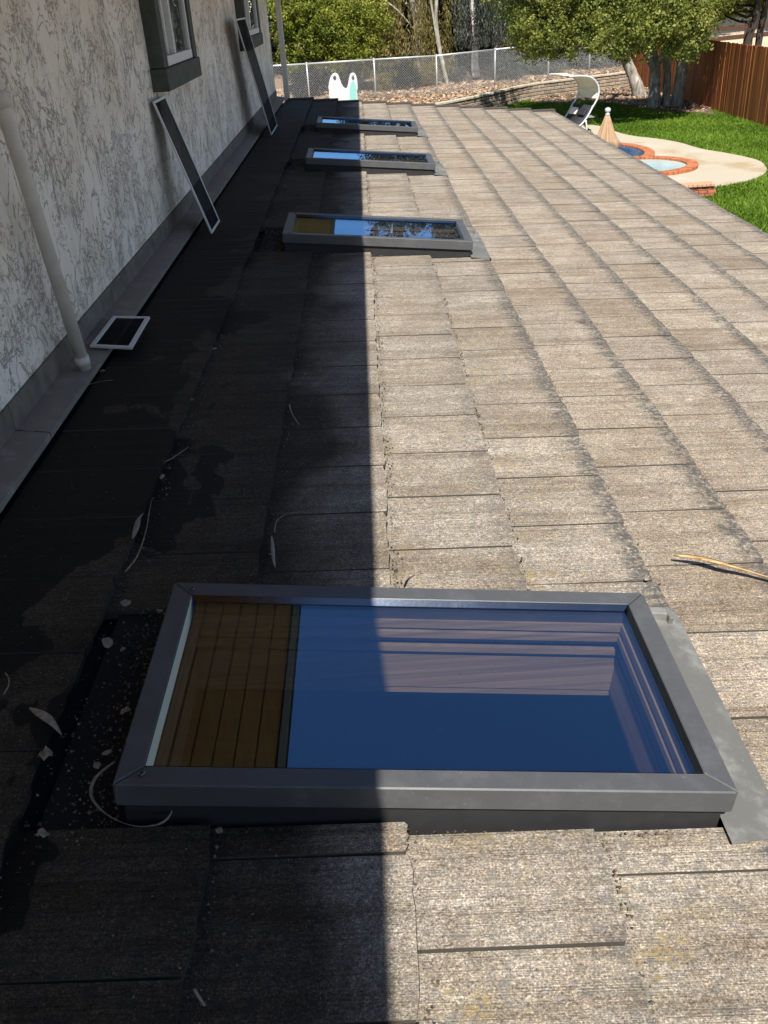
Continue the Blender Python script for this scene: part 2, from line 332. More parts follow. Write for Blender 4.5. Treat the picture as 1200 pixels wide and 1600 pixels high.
def board_material():
    m = M('stained_fence_board', .7, .3); p = m.pos(); f = m.noise(m.mapv(p, (22, 22, 1.0)), 1.0, 5, .6); r = m.orand()
    c = m.ramp(r, [(0, (.20, .055, .018)), (.3, (.30, .092, .028)), (.6, (.40, .14, .045)), (1, (.25, .078, .030))]); c = m.mix(1.0, c, m.ramp(f, [(.3, .5), (.52, 1.0), (.75, 1.6)]), 'MULTIPLY'); m.color(c); m.bump(f, .4, .006); return m.m
MAT['board'] = board_material(); MAT['darkwood'] = simple('dark_brown_wood', (.095, .05, .035), .8, var=.3)
MAT['bark'] = wood_material('pale_bark', [(.12, .10, .08), (.34, .31, .26), (.55, .51, .45)], (7, 7, 2.5), .95); MAT['darkbark'] = wood_material('dark_bark', [(.022, .017, .014), (.045, .035, .028), (.07, .055, .045)], (6, 6, 1.5), .95); MAT['whitebark'] = simple('bleached_trunk', (.55, .52, .48), .9, var=.35, scale=5)
MAT['leaf_tree'] = leafmat('leaf_olive_green', [(.065, .090, .020), (.14, .170, .032), (.24, .26, .052), (.40, .39, .12)]); MAT['leaf_bush'] = leafmat('leaf_bright_green', [(.050, .075, .012), (.13, .165, .022), (.26, .275, .036), (.42, .40, .08)])
MAT['leaf_droop'] = leafmat('leaf_dry_drooping', [(.06, .055, .02), (.15, .13, .04), (.29, .235, .075), (.32, .20, .11)]); MAT['leaf_grey'] = leafmat('leaf_blue_grey', [(.022, .028, .022), (.055, .066, .053), (.12, .135, .11), (.10, .065, .045)])
MAT['leaf_dark'] = leafmat('leaf_dark', [(.010, .013, .006), (.022, .026, .010), (.04, .045, .018)]); MAT['litter'] = leafmat('dry_litter', [(.13, .075, .04), (.30, .19, .11), (.42, .30, .20), (.52, .41, .30)], .1)
MAT['grass'] = leafmat('grass_blade', [(.060, .115, .008), (.115, .195, .014), (.19, .28, .03)], .3)
MAT['dryleaf'] = simple('dry_leaf', (.30, .24, .17), .85, var=.4, scale=60); MAT['paleleaf'] = simple('pale_dry_leaf', (.25, .22, .175), .85, var=.25, scale=60); MAT['stalk'] = wood_material('tan_stalk', [(.16, .075, .025), (.42, .26, .10), (.66, .50, .28)], (14, 60, 60), .55)
MAT['crumb'] = leafmat('dirt_crumb', [(.03, .024, .018), (.06, .048, .034), (.12, .095, .065), (.24, .20, .15)], .0)
MAT['canvas'] = simple('tan_canvas', (.36, .235, .14), .9, var=.12, scale=8); MAT['whiteplastic'] = simple('white_plastic', (.52, .53, .52), .4, var=.03); MAT['aqua'] = simple('pale_aqua_plastic', (.24, .46, .43), .45, var=.06); MAT['sling'] = simple('black_sling', (.022, .022, .026), .7); MAT['canopyc'] = simple('cream_canopy', (.62, .56, .44), .9, var=.06); MAT['greymetal'] = simple('grey_tabletop', (.20, .21, .23), .5); MAT['black'] = simple('black_metal', (.015, .015, .016), .5)
# ================================================================== THE ROOF
HX0, HX1 = -1.19, 3.22
SKY = [(1.246, 1.936), (5.875, 6.540), (8.995, 9.640), (11.720, 12.375)]     # y-span of each skylight
SX0, SX1 = -.426, .805
EXPO = .384; BUTT = [-.619+EXPO*k for k in range(11)]
YF0, YF1 = -2.2, 15.45
ROT = (0, TH, 0)
roof = empty('tiled_roof', R(0, 0, 0), ROT)
tag(roof, 'grey brown concrete tile roof sloping away from the stucco wall, half in shadow', 'roof')
mb = MB(); holes = [(SX0+.06, SX1-.06, a+.06, b-.06) for a, b in SKY]
V, F = rect_minus(HX0-.3, HX1-.02, YF0, YF1, holes, -.075); mb.add(V, F)
mb.build('roof_deck', MAT['under'], roof)
TW = .330; TL = .43; TT = .027
def tile_geo(wd, seed, L=TL):
    r = random.Random(seed); nb = 8; V = []; F = []; T = []
    def zt(x): return TT*x/EXPO*1.0
    for row, x in ((0, -L), (1, 0.0)):
        for i in range(nb+1):
            y = wd*i/nb; jx = 0; jz = 0
            if row == 1: jx = r.uniform(-.0045, .0025); jz = r.uniform(-.0030, .0008); jx -= .006 if i in (0, nb) else 0
            V.append((x+jx, y+(r.uniform(0, .002) if i == 0 else -r.uniform(0, .002) if i == nb else 0), zt(x)+jz)); T.append(1+x/EXPO)
    k = nb+1
    for i in range(nb+1): V.append((V[k+i][0]+r.uniform(-.004, .001), V[k+i][1], -TT)); T.append(1.08)
    for i in range(nb):
        F.append((i, k+i, k+i+1, i+1)); F.append((k+i, 2*k+i, 2*k+i+1, k+i+1))
    for e in (0, nb):                                            # darker side faces: tx above 1.5 marks them
        hb = len(V); V += [V[e], (-L, V[e][1], -TT*2.1), V[2*k+e], V[k+e]]; T += [2, 2, 2, 2]; F.append((hb, hb+1, hb+2, hb+3) if e == 0 else (hb, hb+3, hb+2, hb+1))
    return V, F, T
def tile_mesh(name, V, F, T, rnd=None):
    me = bpy.data.meshes.new(name); me.from_pydata(V, [], F); me.update()
    a = me.attributes.new('tx', 'FLOAT', 'POINT'); a.data.foreach_set('value', np.array(T, np.float32))
    if rnd is not None:
        b = me.attributes.new('rnd', 'FLOAT', 'POINT'); b.data.foreach_set('value', np.array(rnd, np.float32))
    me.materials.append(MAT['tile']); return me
TM = [tile_mesh('roof_tile', *tile_geo(TW-.0042, 100+i)) for i in range(10)]
tiles = []
for k, bx in enumerate(BUTT):
    off = (.155 if k % 2 else 0)+random.uniform(-.02, .02)
    y = YF0+off-.33
    # joints measured on the near courses
    phase = {2: 1.176, 3: .986, 4: 1.146}.get(k)
    if phase is not None: y = phase-.331*math.ceil((phase-YF0)/.331)
    while y < YF1-.03:
        y0, y1 = y+.0, min(y+TW, YF1); y += .331
        pieces = [(y0, y1)]
        if 1 <= k <= 4:
            for (a, b) in SKY:
                nx = []
                for (p, q) in pieces:
                    a2, b2 = a+.008-(.012 if k % 2 else 0), b+.03
                    if q <= a2 or p >= b2: nx.append((p, q)); continue
                    if p < a2: nx.append((p, a2))
                    if q > b2: nx.append((b2, q))
                pieces = nx
        for (p, q) in pieces:
            if q-p > .035: tiles.append((k, bx, p, q))
def vis_score(t):
    P = R(t[1]-.19, (t[2]+t[3])/2) - EYE; c = RW.T @ P
    if c[2] > -.2: return -1
    u, v = 600+FPX*c[0]/-c[2], 800-FPX*c[1]/-c[2]
    if not (-120 < u < 1320 and 60 < v < 1720): return -1
    d = np.linalg.norm(P); return (t[3]-t[2])*abs(P@NR)/d**3
tiles.sort(key=vis_score, reverse=True)
JV, JF, JT, JR = [], [], [], []
for i, (k, bx, p, q) in enumerate(tiles):
    dx, dz = random.uniform(-.004, .004), random.uniform(-.0008, .0010)
    ry, rz = random.uniform(-.002, .002), random.uniform(-.006, .006)
    full = abs(q-p-TW) < .002
    if i < 296:
        me = TM[random.randrange(10)] if full else tile_mesh('roof_tile', *tile_geo(q-p-.0042, 500+i))
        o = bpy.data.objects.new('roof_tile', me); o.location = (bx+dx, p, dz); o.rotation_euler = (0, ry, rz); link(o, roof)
    else:
        V, F, T = tile_geo(q-p-.0042, i); b = len(JV)
        JV += [(v[0]+bx+dx-rz*v[1], v[1]+p+rz*v[0], v[2]+dz) for v in V]; JF += [tuple(b+j for j in f) for f in F]; JT += T; JR += [random.random()]*len(V)
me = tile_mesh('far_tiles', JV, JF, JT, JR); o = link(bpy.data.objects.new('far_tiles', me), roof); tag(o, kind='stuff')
# rake caps along the far gable edge
for k, bx in enumerate(BUTT):
    m_ = MB(); x0, x1 = bx-EXPO-.01, bx+.012
    m_.hexa([(x0, 0, -.06), (x1, 0, -.035), (x1, .13, -.035), (x0, .13, -.06), (x0, 0, -.008), (x1, 0, .026), (x1, .13, .026), (x0, .13, -.008)])
    m_.build('rake_tile', MAT['rake'], roof, loc=(0, YF1+.012, random.uniform(-.002, .003)), bevel=.004)
m_ = MB(); m_.box((1.0, YF1+.10, -.20), (4.3, .04, .24)); m_.build('rake_board', MAT['fascia'], roof)
m_ = MB(); m_.box((HX1-.05, (YF0+YF1)/2, -.20), (.03, YF1-YF0, .2)); m_.build('eave_fascia', MAT['fascia'], roof)
m_ = MB(); m_.tube([(HX1+.02, YF0, -.12), (HX1+.02, YF1, -.12)], .055, 8); m_.build('gutter', MAT['fascia'], roof)
# ================================================================== SKYLIGHTS
FT = .095; FW = .053                                            # frame top height, flange width
def make_skylight(i, a, b, label):
    root = empty('skylight', R((SX0+SX1)/2, (a+b)/2, 0), ROT)
    tag(root, label, 'skylight', 'flat glass skylights in a row on the tiled roof')
    hx, hy = (SX1-SX0)/2, (b-a)/2
    oc = [(-hx, -hy), (hx, -hy), (hx, hy), (-hx, hy)]; ic = [(-hx+FW, -hy+FW), (hx-FW, -hy+FW), (hx-FW, hy-FW), (-hx+FW, hy-FW)]
    ib = [(-hx+FW+.012, -hy+FW+.012), (hx-FW-.012, -hy+FW+.012), (hx-FW-.012, hy-FW-.012), (-hx+FW+.012, hy-FW-.012)]
    g = .0012
    for s in range(4):                                           # mitred rails
        e = (s+1) % 4
        def P(c, z, k): return (c[0], c[1], z)
        A, B = oc[s], oc[e]; Ai, Bi = ic[s], ic[e]
        d = Vector((B[0]-A[0], B[1]-A[1], 0)).normalized()*g
        m_ = MB(); m_.hexa([(A[0]+d.x, A[1]+d.y, FT-.058), (B[0]-d.x, B[1]-d.y, FT-.058), (Bi[0]-d.x, Bi[1]-d.y, FT-.058), (Ai[0]+d.x, Ai[1]+d.y, FT-.058),
                            (A[0]+d.x, A[1]+d.y, FT), (B[0]-d.x, B[1]-d.y, FT), (Bi[0]-d.x, Bi[1]-d.y, FT-.002), (Ai[0]+d.x, Ai[1]+d.y, FT-.002)])
        m_.build('frame_rail', MAT['frame'], root, bevel=.003)
        m_ = MB(); I, J = ib[s], ib[e]
        m_.add([(Ai[0], Ai[1], FT-.0025), (Bi[0], Bi[1], FT-.0025), (J[0], J[1], FT-.016), (I[0], I[1], FT-.016)], [(0, 1, 2, 3)])
        m_.build('glazing_bead', MAT['lip'], root)
    for (sx, sy) in ((-1, -1), (-1, 1)):
        m_ = MB(); m_.lathe([(.0075, 0), (.0075, .002), (.005, .004), (.0015, .0035)], (sx*(hx-.05), sy*(hy-.03), FT), 10); m_.build('screw', MAT['lip'], root)
    m_ = MB(); m_.add([(sx*(hx-.014), sy*(hy-.014), z) for z in (-.09, FT-.05) for sx, sy in ((-1, -1), (1, -1), (1, 1), (-1, 1))], [(0, 1, 5, 4), (1, 2, 6, 5), (2, 3, 7, 6), (3, 0, 4, 7)])
    m_.build('curb', MAT['curb'], root)
    m_ = MB(); m_.box((0, 0, FT-.018), (2*(hx-FW)-.004, 2*(hy-FW)-.004, .006)); m_.build('glass', MAT['skyglass'], root)
    # stepped timber light well below the glass
    def ring(name, ins, z0, z1, mat, t=.02):
        X, Y = hx-ins, hy-ins; m_ = MB()
        for bx in (((-X-t, -X), (-Y-t, Y+t)), ((X, X+t), (-Y-t, Y+t))): m_.box(((bx[0][0]+bx[0][1])/2, 0, (z0+z1)/2), (t, 2*(Y+t), z1-z0))
        for sy in (-1, 1): m_.box((0, sy*(Y+t/2), (z0+z1)/2), (2*X, t, z1-z0))
        return m_.build(name, mat, root)
    ring('curb_liner', FW+.004, FT-.060, FT-.024, MAT['frame'], .01)
    ring('curb_liner', FW+.010, FT-.085, FT-.061, MAT['liner'])
    ring('curb_liner', FW-.004, FT-.094, FT-.086, MAT['liner'], .025)
    ring('curb_liner', FW+.014, FT-.114, FT-.095, MAT['liner'])
    ring('curb_liner', FW-.022, FT-.152, FT-.115, MAT['liner'], .012)
    ring('light_well', FW+.000, FT-.292, FT-.153, MAT['liner'], .02)
    ring('light_well', FW-.004, FT-.315, FT-.293, MAT['liner'], .02)
    # side and head flashing
    m_ = MB(); m_.add([(hx-.01, -hy-.05, .004), (hx+.125, -hy-.02, -.004), (hx+.125, hy+.06, .000), (hx-.01, hy+.06, .008), (hx+.128, -hy-.02, -.03), (hx+.128, hy+.06, -.03)], [(0, 1, 2, 3), (1, 4, 5, 2)])
    m_.build('side_flashing', MAT['flash'], root)
    m_ = MB(); m_.add([(-hx-.16, -hy-.03, -.035), (-hx+.03, -hy-.03, -.03), (-hx+.03, hy+.05, -.03), (-hx-.16, hy+.05, -.035)], [(0, 1, 2, 3)]); m_.build('head_flashing', MAT['under'], root)
    m_ = MB(); m_.box((hx+.05, hy+.018, .012), (.07, .03, .03)); m_.box((hx+.09, hy+.012, .012), (.012, .05, .026)); m_.build('corner_flashing', MAT['flash'], root, bevel=.003)
    return root
LBL = ['large foreground skylight, nearest the camera, with deep blue reflecting glass', 'second skylight from the camera, tree trunks and blue sky mirrored in its glass',
       'third skylight from the camera, with a long pale blue reflection at its left', 'farthest and smallest skylight, just short of the far roof edge']
for i, (a, b) in enumerate(SKY): make_skylight(i, a, b, LBL[i])
# ================================================================== HOUSE (upper storey wall, eave, windows, room below)
WX = -1.34; ZB = float(R(-1.2, 0)[2])                              # wall face, roof height at the wall
SOF = 5.16; EX = -.165; WY0, WY1 = -6.0, 15.55
house = empty('house', (WX, WY0, 0)); tag(house, 'two storey house wall of white textured stucco with dark green window trim', 'house')
def H(p): return (p[0]-WX, p[1]-WY0, p[2])
w1a, w1b = onx(258, 70, WX+.07)[1], onx(303, 105, WX+.07)[1]
wins = []
Xf = WX+.085
s1 = [onx(*p, Xf) for p in ((253, 147), (307, 125), (265, 104), (292, 93))]
W1 = dict(y0=6.42, y1=7.78, zs=s1[0][2], zt=s1[2][2], lab=None)
s2 = [onx(*p, Xf) for p in ((405, 108), (425, 96))]
W2 = dict(y0=11.45, y1=13.2, zs=W1['zs'], zt=W1['zt'])
ZT = 4.98; hol = []
for W_ in (W1, W2): hol.append((W_['y0']+.10, W_['y1']-.10, W_['zt']+.01, ZT-.1))
V, F = rect_minus(WY0, WY1, 0, SOF+.3, hol, 0)
mb = MB(); mb.add([H((WX, v[0], v[1])) for v in V], F)
mb.add([H(p) for p in ((WX, WY1, 0), (WX-6, WY1, 0), (WX-6, WY1, SOF+.3), (WX, WY1, SOF+.3))], [(0, 1, 2, 3)])
mb.add([H(p) for p in ((WX, WY0, 0), (WX-6, WY0, 0), (WX-6, WY0, SOF+.3), (WX, WY0, SOF+.3))], [(0, 1, 2, 3)])
mb.build('wall', MAT['stucco'], house)
mb = MB(); mb.box(H((2.45, (WY0+15)/2, 1.25)), (.2, 15-WY0, 2.5)); mb.box(H((.50, 15.0, 1.25)), (3.68, .2, 2.5)); mb.build('lower_wall', MAT['stucco'], house)
# window units
for W_ in (W1, W2):
    y0, y1, zs, zt = W_['y0'], W_['y1'], W_['zs'], W_['zt']
    win = empty('window', H((WX, (y0+y1)/2, zt)), parent=house); yc = (y0+y1)/2
    def wp(x, y, z): return (x, y-yc, z-zt)
    for yy, nm in ((y0+.07, 'side_casing'), (y1-.07, 'side_casing')):
        m_ = MB(); m_.box(wp(.046, yy, (zt+ZT)/2+.003), (.10, .14, ZT-zt)); m_.build(nm, MAT['green'], win, bevel=.004)
    m_ = MB(); m_.box(wp(.052, yc, (zs+zt)/2), (.115, y1-y0+.03, zt-zs)); m_.build('sill', MAT['green'], win, bevel=.005)
    m_ = MB(); m_.box(wp(.046, yc, ZT+.07), (.10, y1-y0, .13)); m_.build('head_casing', MAT['green'], win)
    fr = MB(); a, b = y0+.14, y1-.14; z0, z1 = zt+.004, ZT
    fr.box(wp(.035, a+.02, (z0+z1)/2), (.09, .045, z1-z0)); fr.box(wp(.035, b-.02, (z0+z1)/2), (.09, .045, z1-z0))
    fr.box(wp(.04, yc, z0+.03), (.10, b-a-.09, .06)); fr.box(wp(.035, yc, z1-.03), (.09, b-a-.09, .06)); mid = a+(b-a)*.42
    fr.box(wp(.052, mid, (z0+z1)/2), (.045, .05, z1-z0-.12)); fr.box(wp(.02, a+.10, (z0+z1)/2), (.03, .03, z1-z0-.12)); fr.box(wp(.025, mid-.07, (z0+z1)/2), (.03, .035, z1-z0-.12))
    fr.build('window_frame', MAT['vinyl'], win, bevel=.003)
    for (p, q, xx) in ((a+.115, mid-.088, .022), (mid+.026, b-.043, .058)):
        m_ = MB(); m_.box(wp(xx, (p+q)/2, (z0+z1)/2), (.006, q-p, z1-z0-.121)); m_.build('pane', MAT['winglass'], win)
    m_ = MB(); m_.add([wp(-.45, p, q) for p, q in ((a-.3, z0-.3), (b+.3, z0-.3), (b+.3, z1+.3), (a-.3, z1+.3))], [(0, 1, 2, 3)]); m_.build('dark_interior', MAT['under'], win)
# eave: soffit boards, fascia, gutter, roof edge
nb = 11; bw = (EX-.06-WX)/nb
for k in range(nb):
    m_ = MB(); x = WX+bw*(k+.5); m_.box(H((x, (WY0+16.25)/2, SOF+.01)), (bw-.006, 16.25-WY0, .02)); m_.build('soffit_board', MAT['soffit'], house)
m_ = MB(); m_.box(H((WX+.55, (WY0+16.25)/2, SOF+.035)), (1.2, 16.25-WY0, .02)); m_.build('soffit_deck', MAT['fascia'], house)
m_ = MB(); m_.box(H((EX-.035, (WY0+16.25)/2, SOF+.06)), (.04, 16.25-WY0, .16)); m_.build('fascia', MAT['fascia'], house)
m_ = MB(); m_.hexa([H(p) for p in ((-5, WY0-.2, 6.24), (EX, WY0-.2, SOF+.145), (EX, 16.35, SOF+.145), (-5, 16.35, 6.24), (-5, WY0-.2, 6.32), (EX, WY0-.2, SOF+.19), (EX, 16.35, SOF+.19), (-5, 16.35, 6.32))]); m_.build('upper_roof', MAT['rake'], house)
# wall-to-roof flashing in lengths
yy = WY0+3
while yy < WY1-.05:
    y2 = min(yy+3.0, WY1); m_ = MB(); zc = ZB
    def rp(a_, o_): q = R(a_, 0, o_); return q[0], q[2]
    xB, zB = rp(-1.19, .010); xC, zC = rp(-1.065, .006); xD, zD = rp(-1.063, -.02); xB = WX+.012
    V = [H((p[0], q, p[1])) for q in (yy+.003, y2-.003) for p in ((xB, zB), (xC, zC), (xD, zD))]; m_.add(V, [(0, 1, 4, 3), (1, 2, 5, 4)]); m_.build('wall_flashing', MAT['wallflash'], house)
    m_ = MB(); m_.box(H((WX+.005, (yy+y2)/2, zB+.047)), (.012, y2-yy-.006, .10)); m_.build('flashing_upstand', MAT['upstand'], house); yy = y2
# room under the roof
RX0, RX1, RY0, RY1 = -.62, 2.3, .2, 14.6
V, F = rect_minus(RX0, RX1, RY0, RY1, [(SX0+FW-.03, SX1-FW+.03, a+FW-.03, b-FW+.03) for a, b in SKY], 0)
mb = MB(); mb.add([H(R(v[0], v[1], FT-.31)) for v in V], F); mb.build('room_ceiling', MAT['room'], house)
zf = .25
def rwall(name, p, q, mat):
    m_ = MB(); a = R(p[0], p[1], FT-.31); b = R(q[0], q[1], FT-.31); m_.add([H((a[0], a[1], zf)), H((b[0], b[1], zf)), H(b), H(a)], [(0, 1, 2, 3)]); m_.build(name, mat, house)
rwall('panelled_wall', (RX0, RY0), (RX0, RY1), MAT['orange']); rwall('room_wall', (RX1, RY0), (RX1, RY1), MAT['room']); rwall('room_wall', (RX0, RY0), (RX1, RY0), MAT['room']); rwall('room_wall', (RX0, RY1), (RX1, RY1), MAT['room'])
a = R(RX0, RY0, 0); b = R(RX1, RY1, 0); m_ = MB(); m_.add([H((a[0], a[1], zf)), H((b[0], a[1], zf)), H((b[0], b[1], zf)), H((a[0], b[1], zf))], [(0, 1, 2, 3)]); m_.build('room_floor', MAT['floor'], house)
# ================================================================== PIPES AND SCREENS
pa, py_ = roofpt(133, 580); B0 = R(pa, py_, .012); dT = ray(2, 160); T0 = EYE+dT*((B0[0]-.02)/dT[0]); dirp = (T0-B0); T1 = B0+dirp*1.55
pipe = empty('drain_pipe', B0); m_ = MB(); m_.tube([B0-B0, T0-B0, T1-B0], .027, 14); m_.build('pipe', MAT['pvc'], pipe)
m_ = MB(); m_.tube([dirp*.985, dirp*1.04], .031, 14); m_.build('pipe_collar', MAT['pvc'], pipe); m_ = MB(); m_.tube([dirp*.02, dirp*.055], .031, 14); m_.build('pipe_collar', MAT['pvc'], pipe); m_ = MB(); q = dirp*1.0; m_.bar(q, q+np.array([WX-B0[0]-q[0]-.0, 0, 0])*.97, .02, .03); m_.build('wall_strap', MAT['pvc'], pipe)
tag(pipe, 'cream plastic drain pipe leaning against the stucco wall at left', 'pipe')
cpt = ony(441, 75, 15.62); m_ = MB(); m_.box((0, 0, 0), (.085, .065, 5.15)); o = m_.build('corner_downspout', MAT['pvc'], None, loc=(cpt[0], 15.62, 2.575), bevel=.008); tag(o, 'slim pale downspout running down the far corner of the house', 'downspout')
def screen(name, label, c, t=.012, bar=.016, sub=True):
    c = [np.array(q, float) for q in c]; o0 = c[0]; root = empty(name, o0); tag(root, label, 'screen', 'loose window screens by the wall')
    nrm = np.cross(c[1]-c[0], c[3]-c[0]); nrm /= np.linalg.norm(nrm)
    cen = sum(c)/4
    for i in range(4):
        a, b = c[i], c[(i+1) % 4]; d = (b-a)/np.linalg.norm(b-a); inn = np.cross(nrm, d)
        if (cen-a)@inn < 0: inn = -inn
        a2, b2 = a+inn*bar/2, b+inn*bar/2
        if i % 2 == 0: a2 = a2+d*.0; b2 = b2
        else: a2 = a2+d*bar; b2 = b2-d*bar
        m_ = MB(); m_.bar(a2-o0, b2-o0, bar, t, up=nrm); m_.build('frame_bar', MAT['alu'], root, bevel=.0015)
    e = .6*bar; P = []
    for i in range(4):
        d1 = c[(i+1) % 4]-c[i]; d2 = c[i-1]-c[i]; P.append(c[i]-o0+d1/np.linalg.norm(d1)*e+d2/np.linalg.norm(d2)*e)
    m_ = MB(); m_.hexa([p-nrm*.001 for p in P]+[p+nrm*.001 for p in P]); m_.build('mesh_panel', MAT['mesh'], root)
def lean(p_bn, p_bf, p_tn, p_tf, lift=.004, gap=.03):
    an, yn = roofpt(*p_bn); af, yf = roofpt(*p_bf); B1, B2 = R(an, yn, lift), R(af, yf, lift)
    T1_, T2_ = onx(*p_tn, WX+gap), onx(*p_tf, WX+gap)
    # make it a rectangle: keep the foot edge and the mean rise
    up = ((T1_-B1)+(T2_-B2))/2; ft = B2-B1; up = up-ft*(up@ft)/(ft@ft)*0.0; return [B1, B2, B2+up, B1+up]
screen('window_screen', 'long narrow insect screen leaning below the nearer green trimmed window', lean((331, 366), (343, 347), (238, 158), (257, 150)))
screen('window_screen', 'tall insect screen leaning beside the far window near the house corner', lean((424, 212), (433, 197), (368, 30), (382, 27), gap=.125))
fc = [roofpt(*p) for p in ((141, 549), (207, 552), (235, 503), (177, 502))]
screen('window_screen', 'small insect screen lying flat on the roof beside the drain pipe', [R(q[0], q[1], .022) for q in fc], t=.012, bar=.020)
# ================================================================== DEBRIS ON THE ROOF
def strip(name, pts, wid, mat, label, cat, group=None, thick=.0012, twist=.6):
    """a curled flat strip following pts"""
    P = [np.array(p, float) for p in pts]; o0 = P[0]; n = len(P); V = []; F = []
    for i, p in enumerate(P):
        d = P[min(i+1, n-1)]-P[max(i-1, 0)]; d /= np.linalg.norm(d); sd = np.cross(d, NR); sd /= np.linalg.norm(sd); sd = sd*math.cos(twist*i)+NR*math.sin(twist*i)*.6
        w_ = wid[i] if hasattr(wid, '__len__') else wid
        up = NR*thick
        V += [p-sd*w_/2-o0, p+sd*w_/2-o0, p+sd*w_/2+up-o0, p-sd*w_/2+up-o0]
    for i in range(n-1):
        for k in range(4): F.append((4*i+k, 4*i+(k+1) % 4, 4*i+4+(k+1) % 4, 4*i+4+k))
    F += [(3, 2, 1, 0), (4*n-4, 4*n-3, 4*n-2, 4*n-1)]
    m_ = MB(); m_.add(V, F, True); o = m_.build(name, mat, None, loc=o0); return tag(o, label, cat, group)
def rp2(px, py, o=.004): a_, y_ = roofpt(px, py, o); return R(a_, y_, o)
def spl(pts, n=12):
    P = np.array(pts, float); t = np.linspace(0, len(P)-1, n); out = []
    for q in t:
        i = min(int(q), len(P)-2); f = q-i; p0, p1, p2, p3 = P[max(i-1, 0)], P[i], P[i+1], P[min(i+2, len(P)-1)]
        out.append(.5*((2*p1)+(-p0+p2)*f+(2*p0-5*p1+4*p2-p3)*f*f+(-p0+3*p1-3*p2+p3)*f**3))
    return out
def tw(l): return [max(.2, q) for q in l]
n_ = 16; prof = [math.sin(math.pi*min(1, (i+1)/(n_)*1.02))**.6 for i in range(n_)]
strip('dried_stalk', spl([rp2(1053, 868, .012), rp2(1095, 873, .02), rp2(1130, 882, .028), rp2(1165, 892, .02), rp2(1225, 912, .01)], 14), [.005+.021*min(1, i/4) for i in range(14)], MAT['stalk'], 'long tan dried leaf stalk lying on the sunlit tiles at right', 'stalk', thick=.005, twist=.07)
strip('curled_strip', spl([rp2(180, 1190, .02), rp2(150, 1215, .02), rp2(143, 1245, .01), rp2(170, 1275, .006), rp2(215, 1292, .008), rp2(255, 1285, .006), rp2(270, 1262, .01), rp2(258, 1243, .02)], 30), [.004+.005*math.sin(math.pi*i/29) for i in range(30)], MAT['paleleaf'], 'thin pale dried strip curled in a hook below the near skylight corner', 'dry leaf', twist=.08)
strip('dry_leaf', spl([rp2(46, 1106, .01), rp2(68, 1118, .016), rp2(82, 1130, .012), rp2(96, 1148, .004)], 9), [.004, .012, .02, .022, .022, .018, .013, .008, .002], MAT['dryleaf'], 'long pointed tan leaf on the dark tiles left of the near skylight', 'dry leaf', twist=.05)
strip('dry_leaf', spl([rp2(207, 842, .01), rp2(213, 825, .02), rp2(217, 810, .02), rp2(224, 802, .012)], 8), [.004, .012, .018, .02, .018, .014, .01, .003], MAT['paleleaf'], 'pale curled leaf in the dark tile seam with a long stem beside it', 'dry leaf', twist=.12)
strip('twig', spl([rp2(196, 893), rp2(214, 870), rp2(228, 830), rp2(236, 785), rp2(241, 778)], 14), .0045, MAT['dryleaf'], 'long thin dry stem along the dark seam above the near skylight', 'twig', twist=.1)
strip('dry_leaf', spl([rp2(424, 838, .01), rp2(426, 855, .018), rp2(427, 872, .018), rp2(430, 887, .006)], 8), [.005, .008, .011, .012, .012, .01, .008, .003], MAT['paleleaf'], 'pale folded strip of leaf behind the near skylight on the shaded tiles', 'dry leaf', twist=.1)
strip('twig', spl([rp2(429, 832), rp2(432, 815), rp2(445, 805), rp2(468, 800)], 10), .003, MAT['dryleaf'], 'fine bent stem next to the pale folded leaf strip', 'twig', twist=.1)
strip('twig', spl([rp2(452, 632), rp2(457, 648), rp2(468, 664)], 8), .005, MAT['paleleaf'], 'short pale curved stem lying in the second shaded seam', 'twig', twist=.1)
strip('twig', spl([rp2(258, 722), rp2(275, 712), rp2(294, 699)], 8), .004, MAT['dryleaf'], 'short straight twig crossing the shaded tiles above the long stem', 'twig', twist=.1)
strip('dry_leaf', spl([rp2(630, 912, .006), rp2(636, 897, .014), rp2(648, 889, .016)], 8), [.003, .006, .008, .008, .007, .006, .005, .002], MAT['paleleaf'], 'small curled pale leaf behind the near skylight at the shadow edge', 'dry leaf', twist=.15)
strip('twig', spl([rp2(100, 618), rp2(130, 604), rp2(158, 596), rp2(176, 594)], 10), .0035, MAT['dryleaf'], 'fine dry twig on the wall flashing below the drain pipe', 'twig', twist=.1)
strip('twig', spl([rp2(303, 1546), rp2(312, 1560), rp2(320, 1572)], 6), .005, MAT['paleleaf'], 'short pale stem in the dark seam at the bottom of the picture', 'twig', twist=.1)
strip('twig', spl([rp2(6, 1085), rp2(14, 1070), rp2(13, 1058), rp2(8, 1052)], 8), .003, MAT['dryleaf'], 'fine hooked stem at the left edge of the shaded tiles', 'twig', twist=.1)
def crumpled(px, py, s, label, mat):
    c = rp2(px, py, .012); n = 9; V = [(0, 0, s*.15)]; F = []
    for ring, rr in ((1, .5), (2, 1.0)):
        for k in range(n):
            t = 2*math.pi*k/n; q = s*rr*random.uniform(.65, 1.05); V.append((q*math.cos(t)*.5, q*math.sin(t)*.8*.6, s*random.uniform(-.12, .3)))
    for k in range(n):
        k2 = (k+1) % n; F.append((0, 1+k, 1+k2)); F.append((1+k, 1+n+k, 1+n+k2, 1+k2))
    m_ = MB(); m_.add(V, F, True); o = m_.build('dry_leaf', mat, None, loc=c, rot=(random.uniform(-.3, .3), TH+random.uniform(-.3, .3), random.uniform(0, 6)))
    sm = o.modifiers.new('thick', 'SOLIDIFY'); sm.thickness = .0012
    tag(o, label, 'dry leaf')
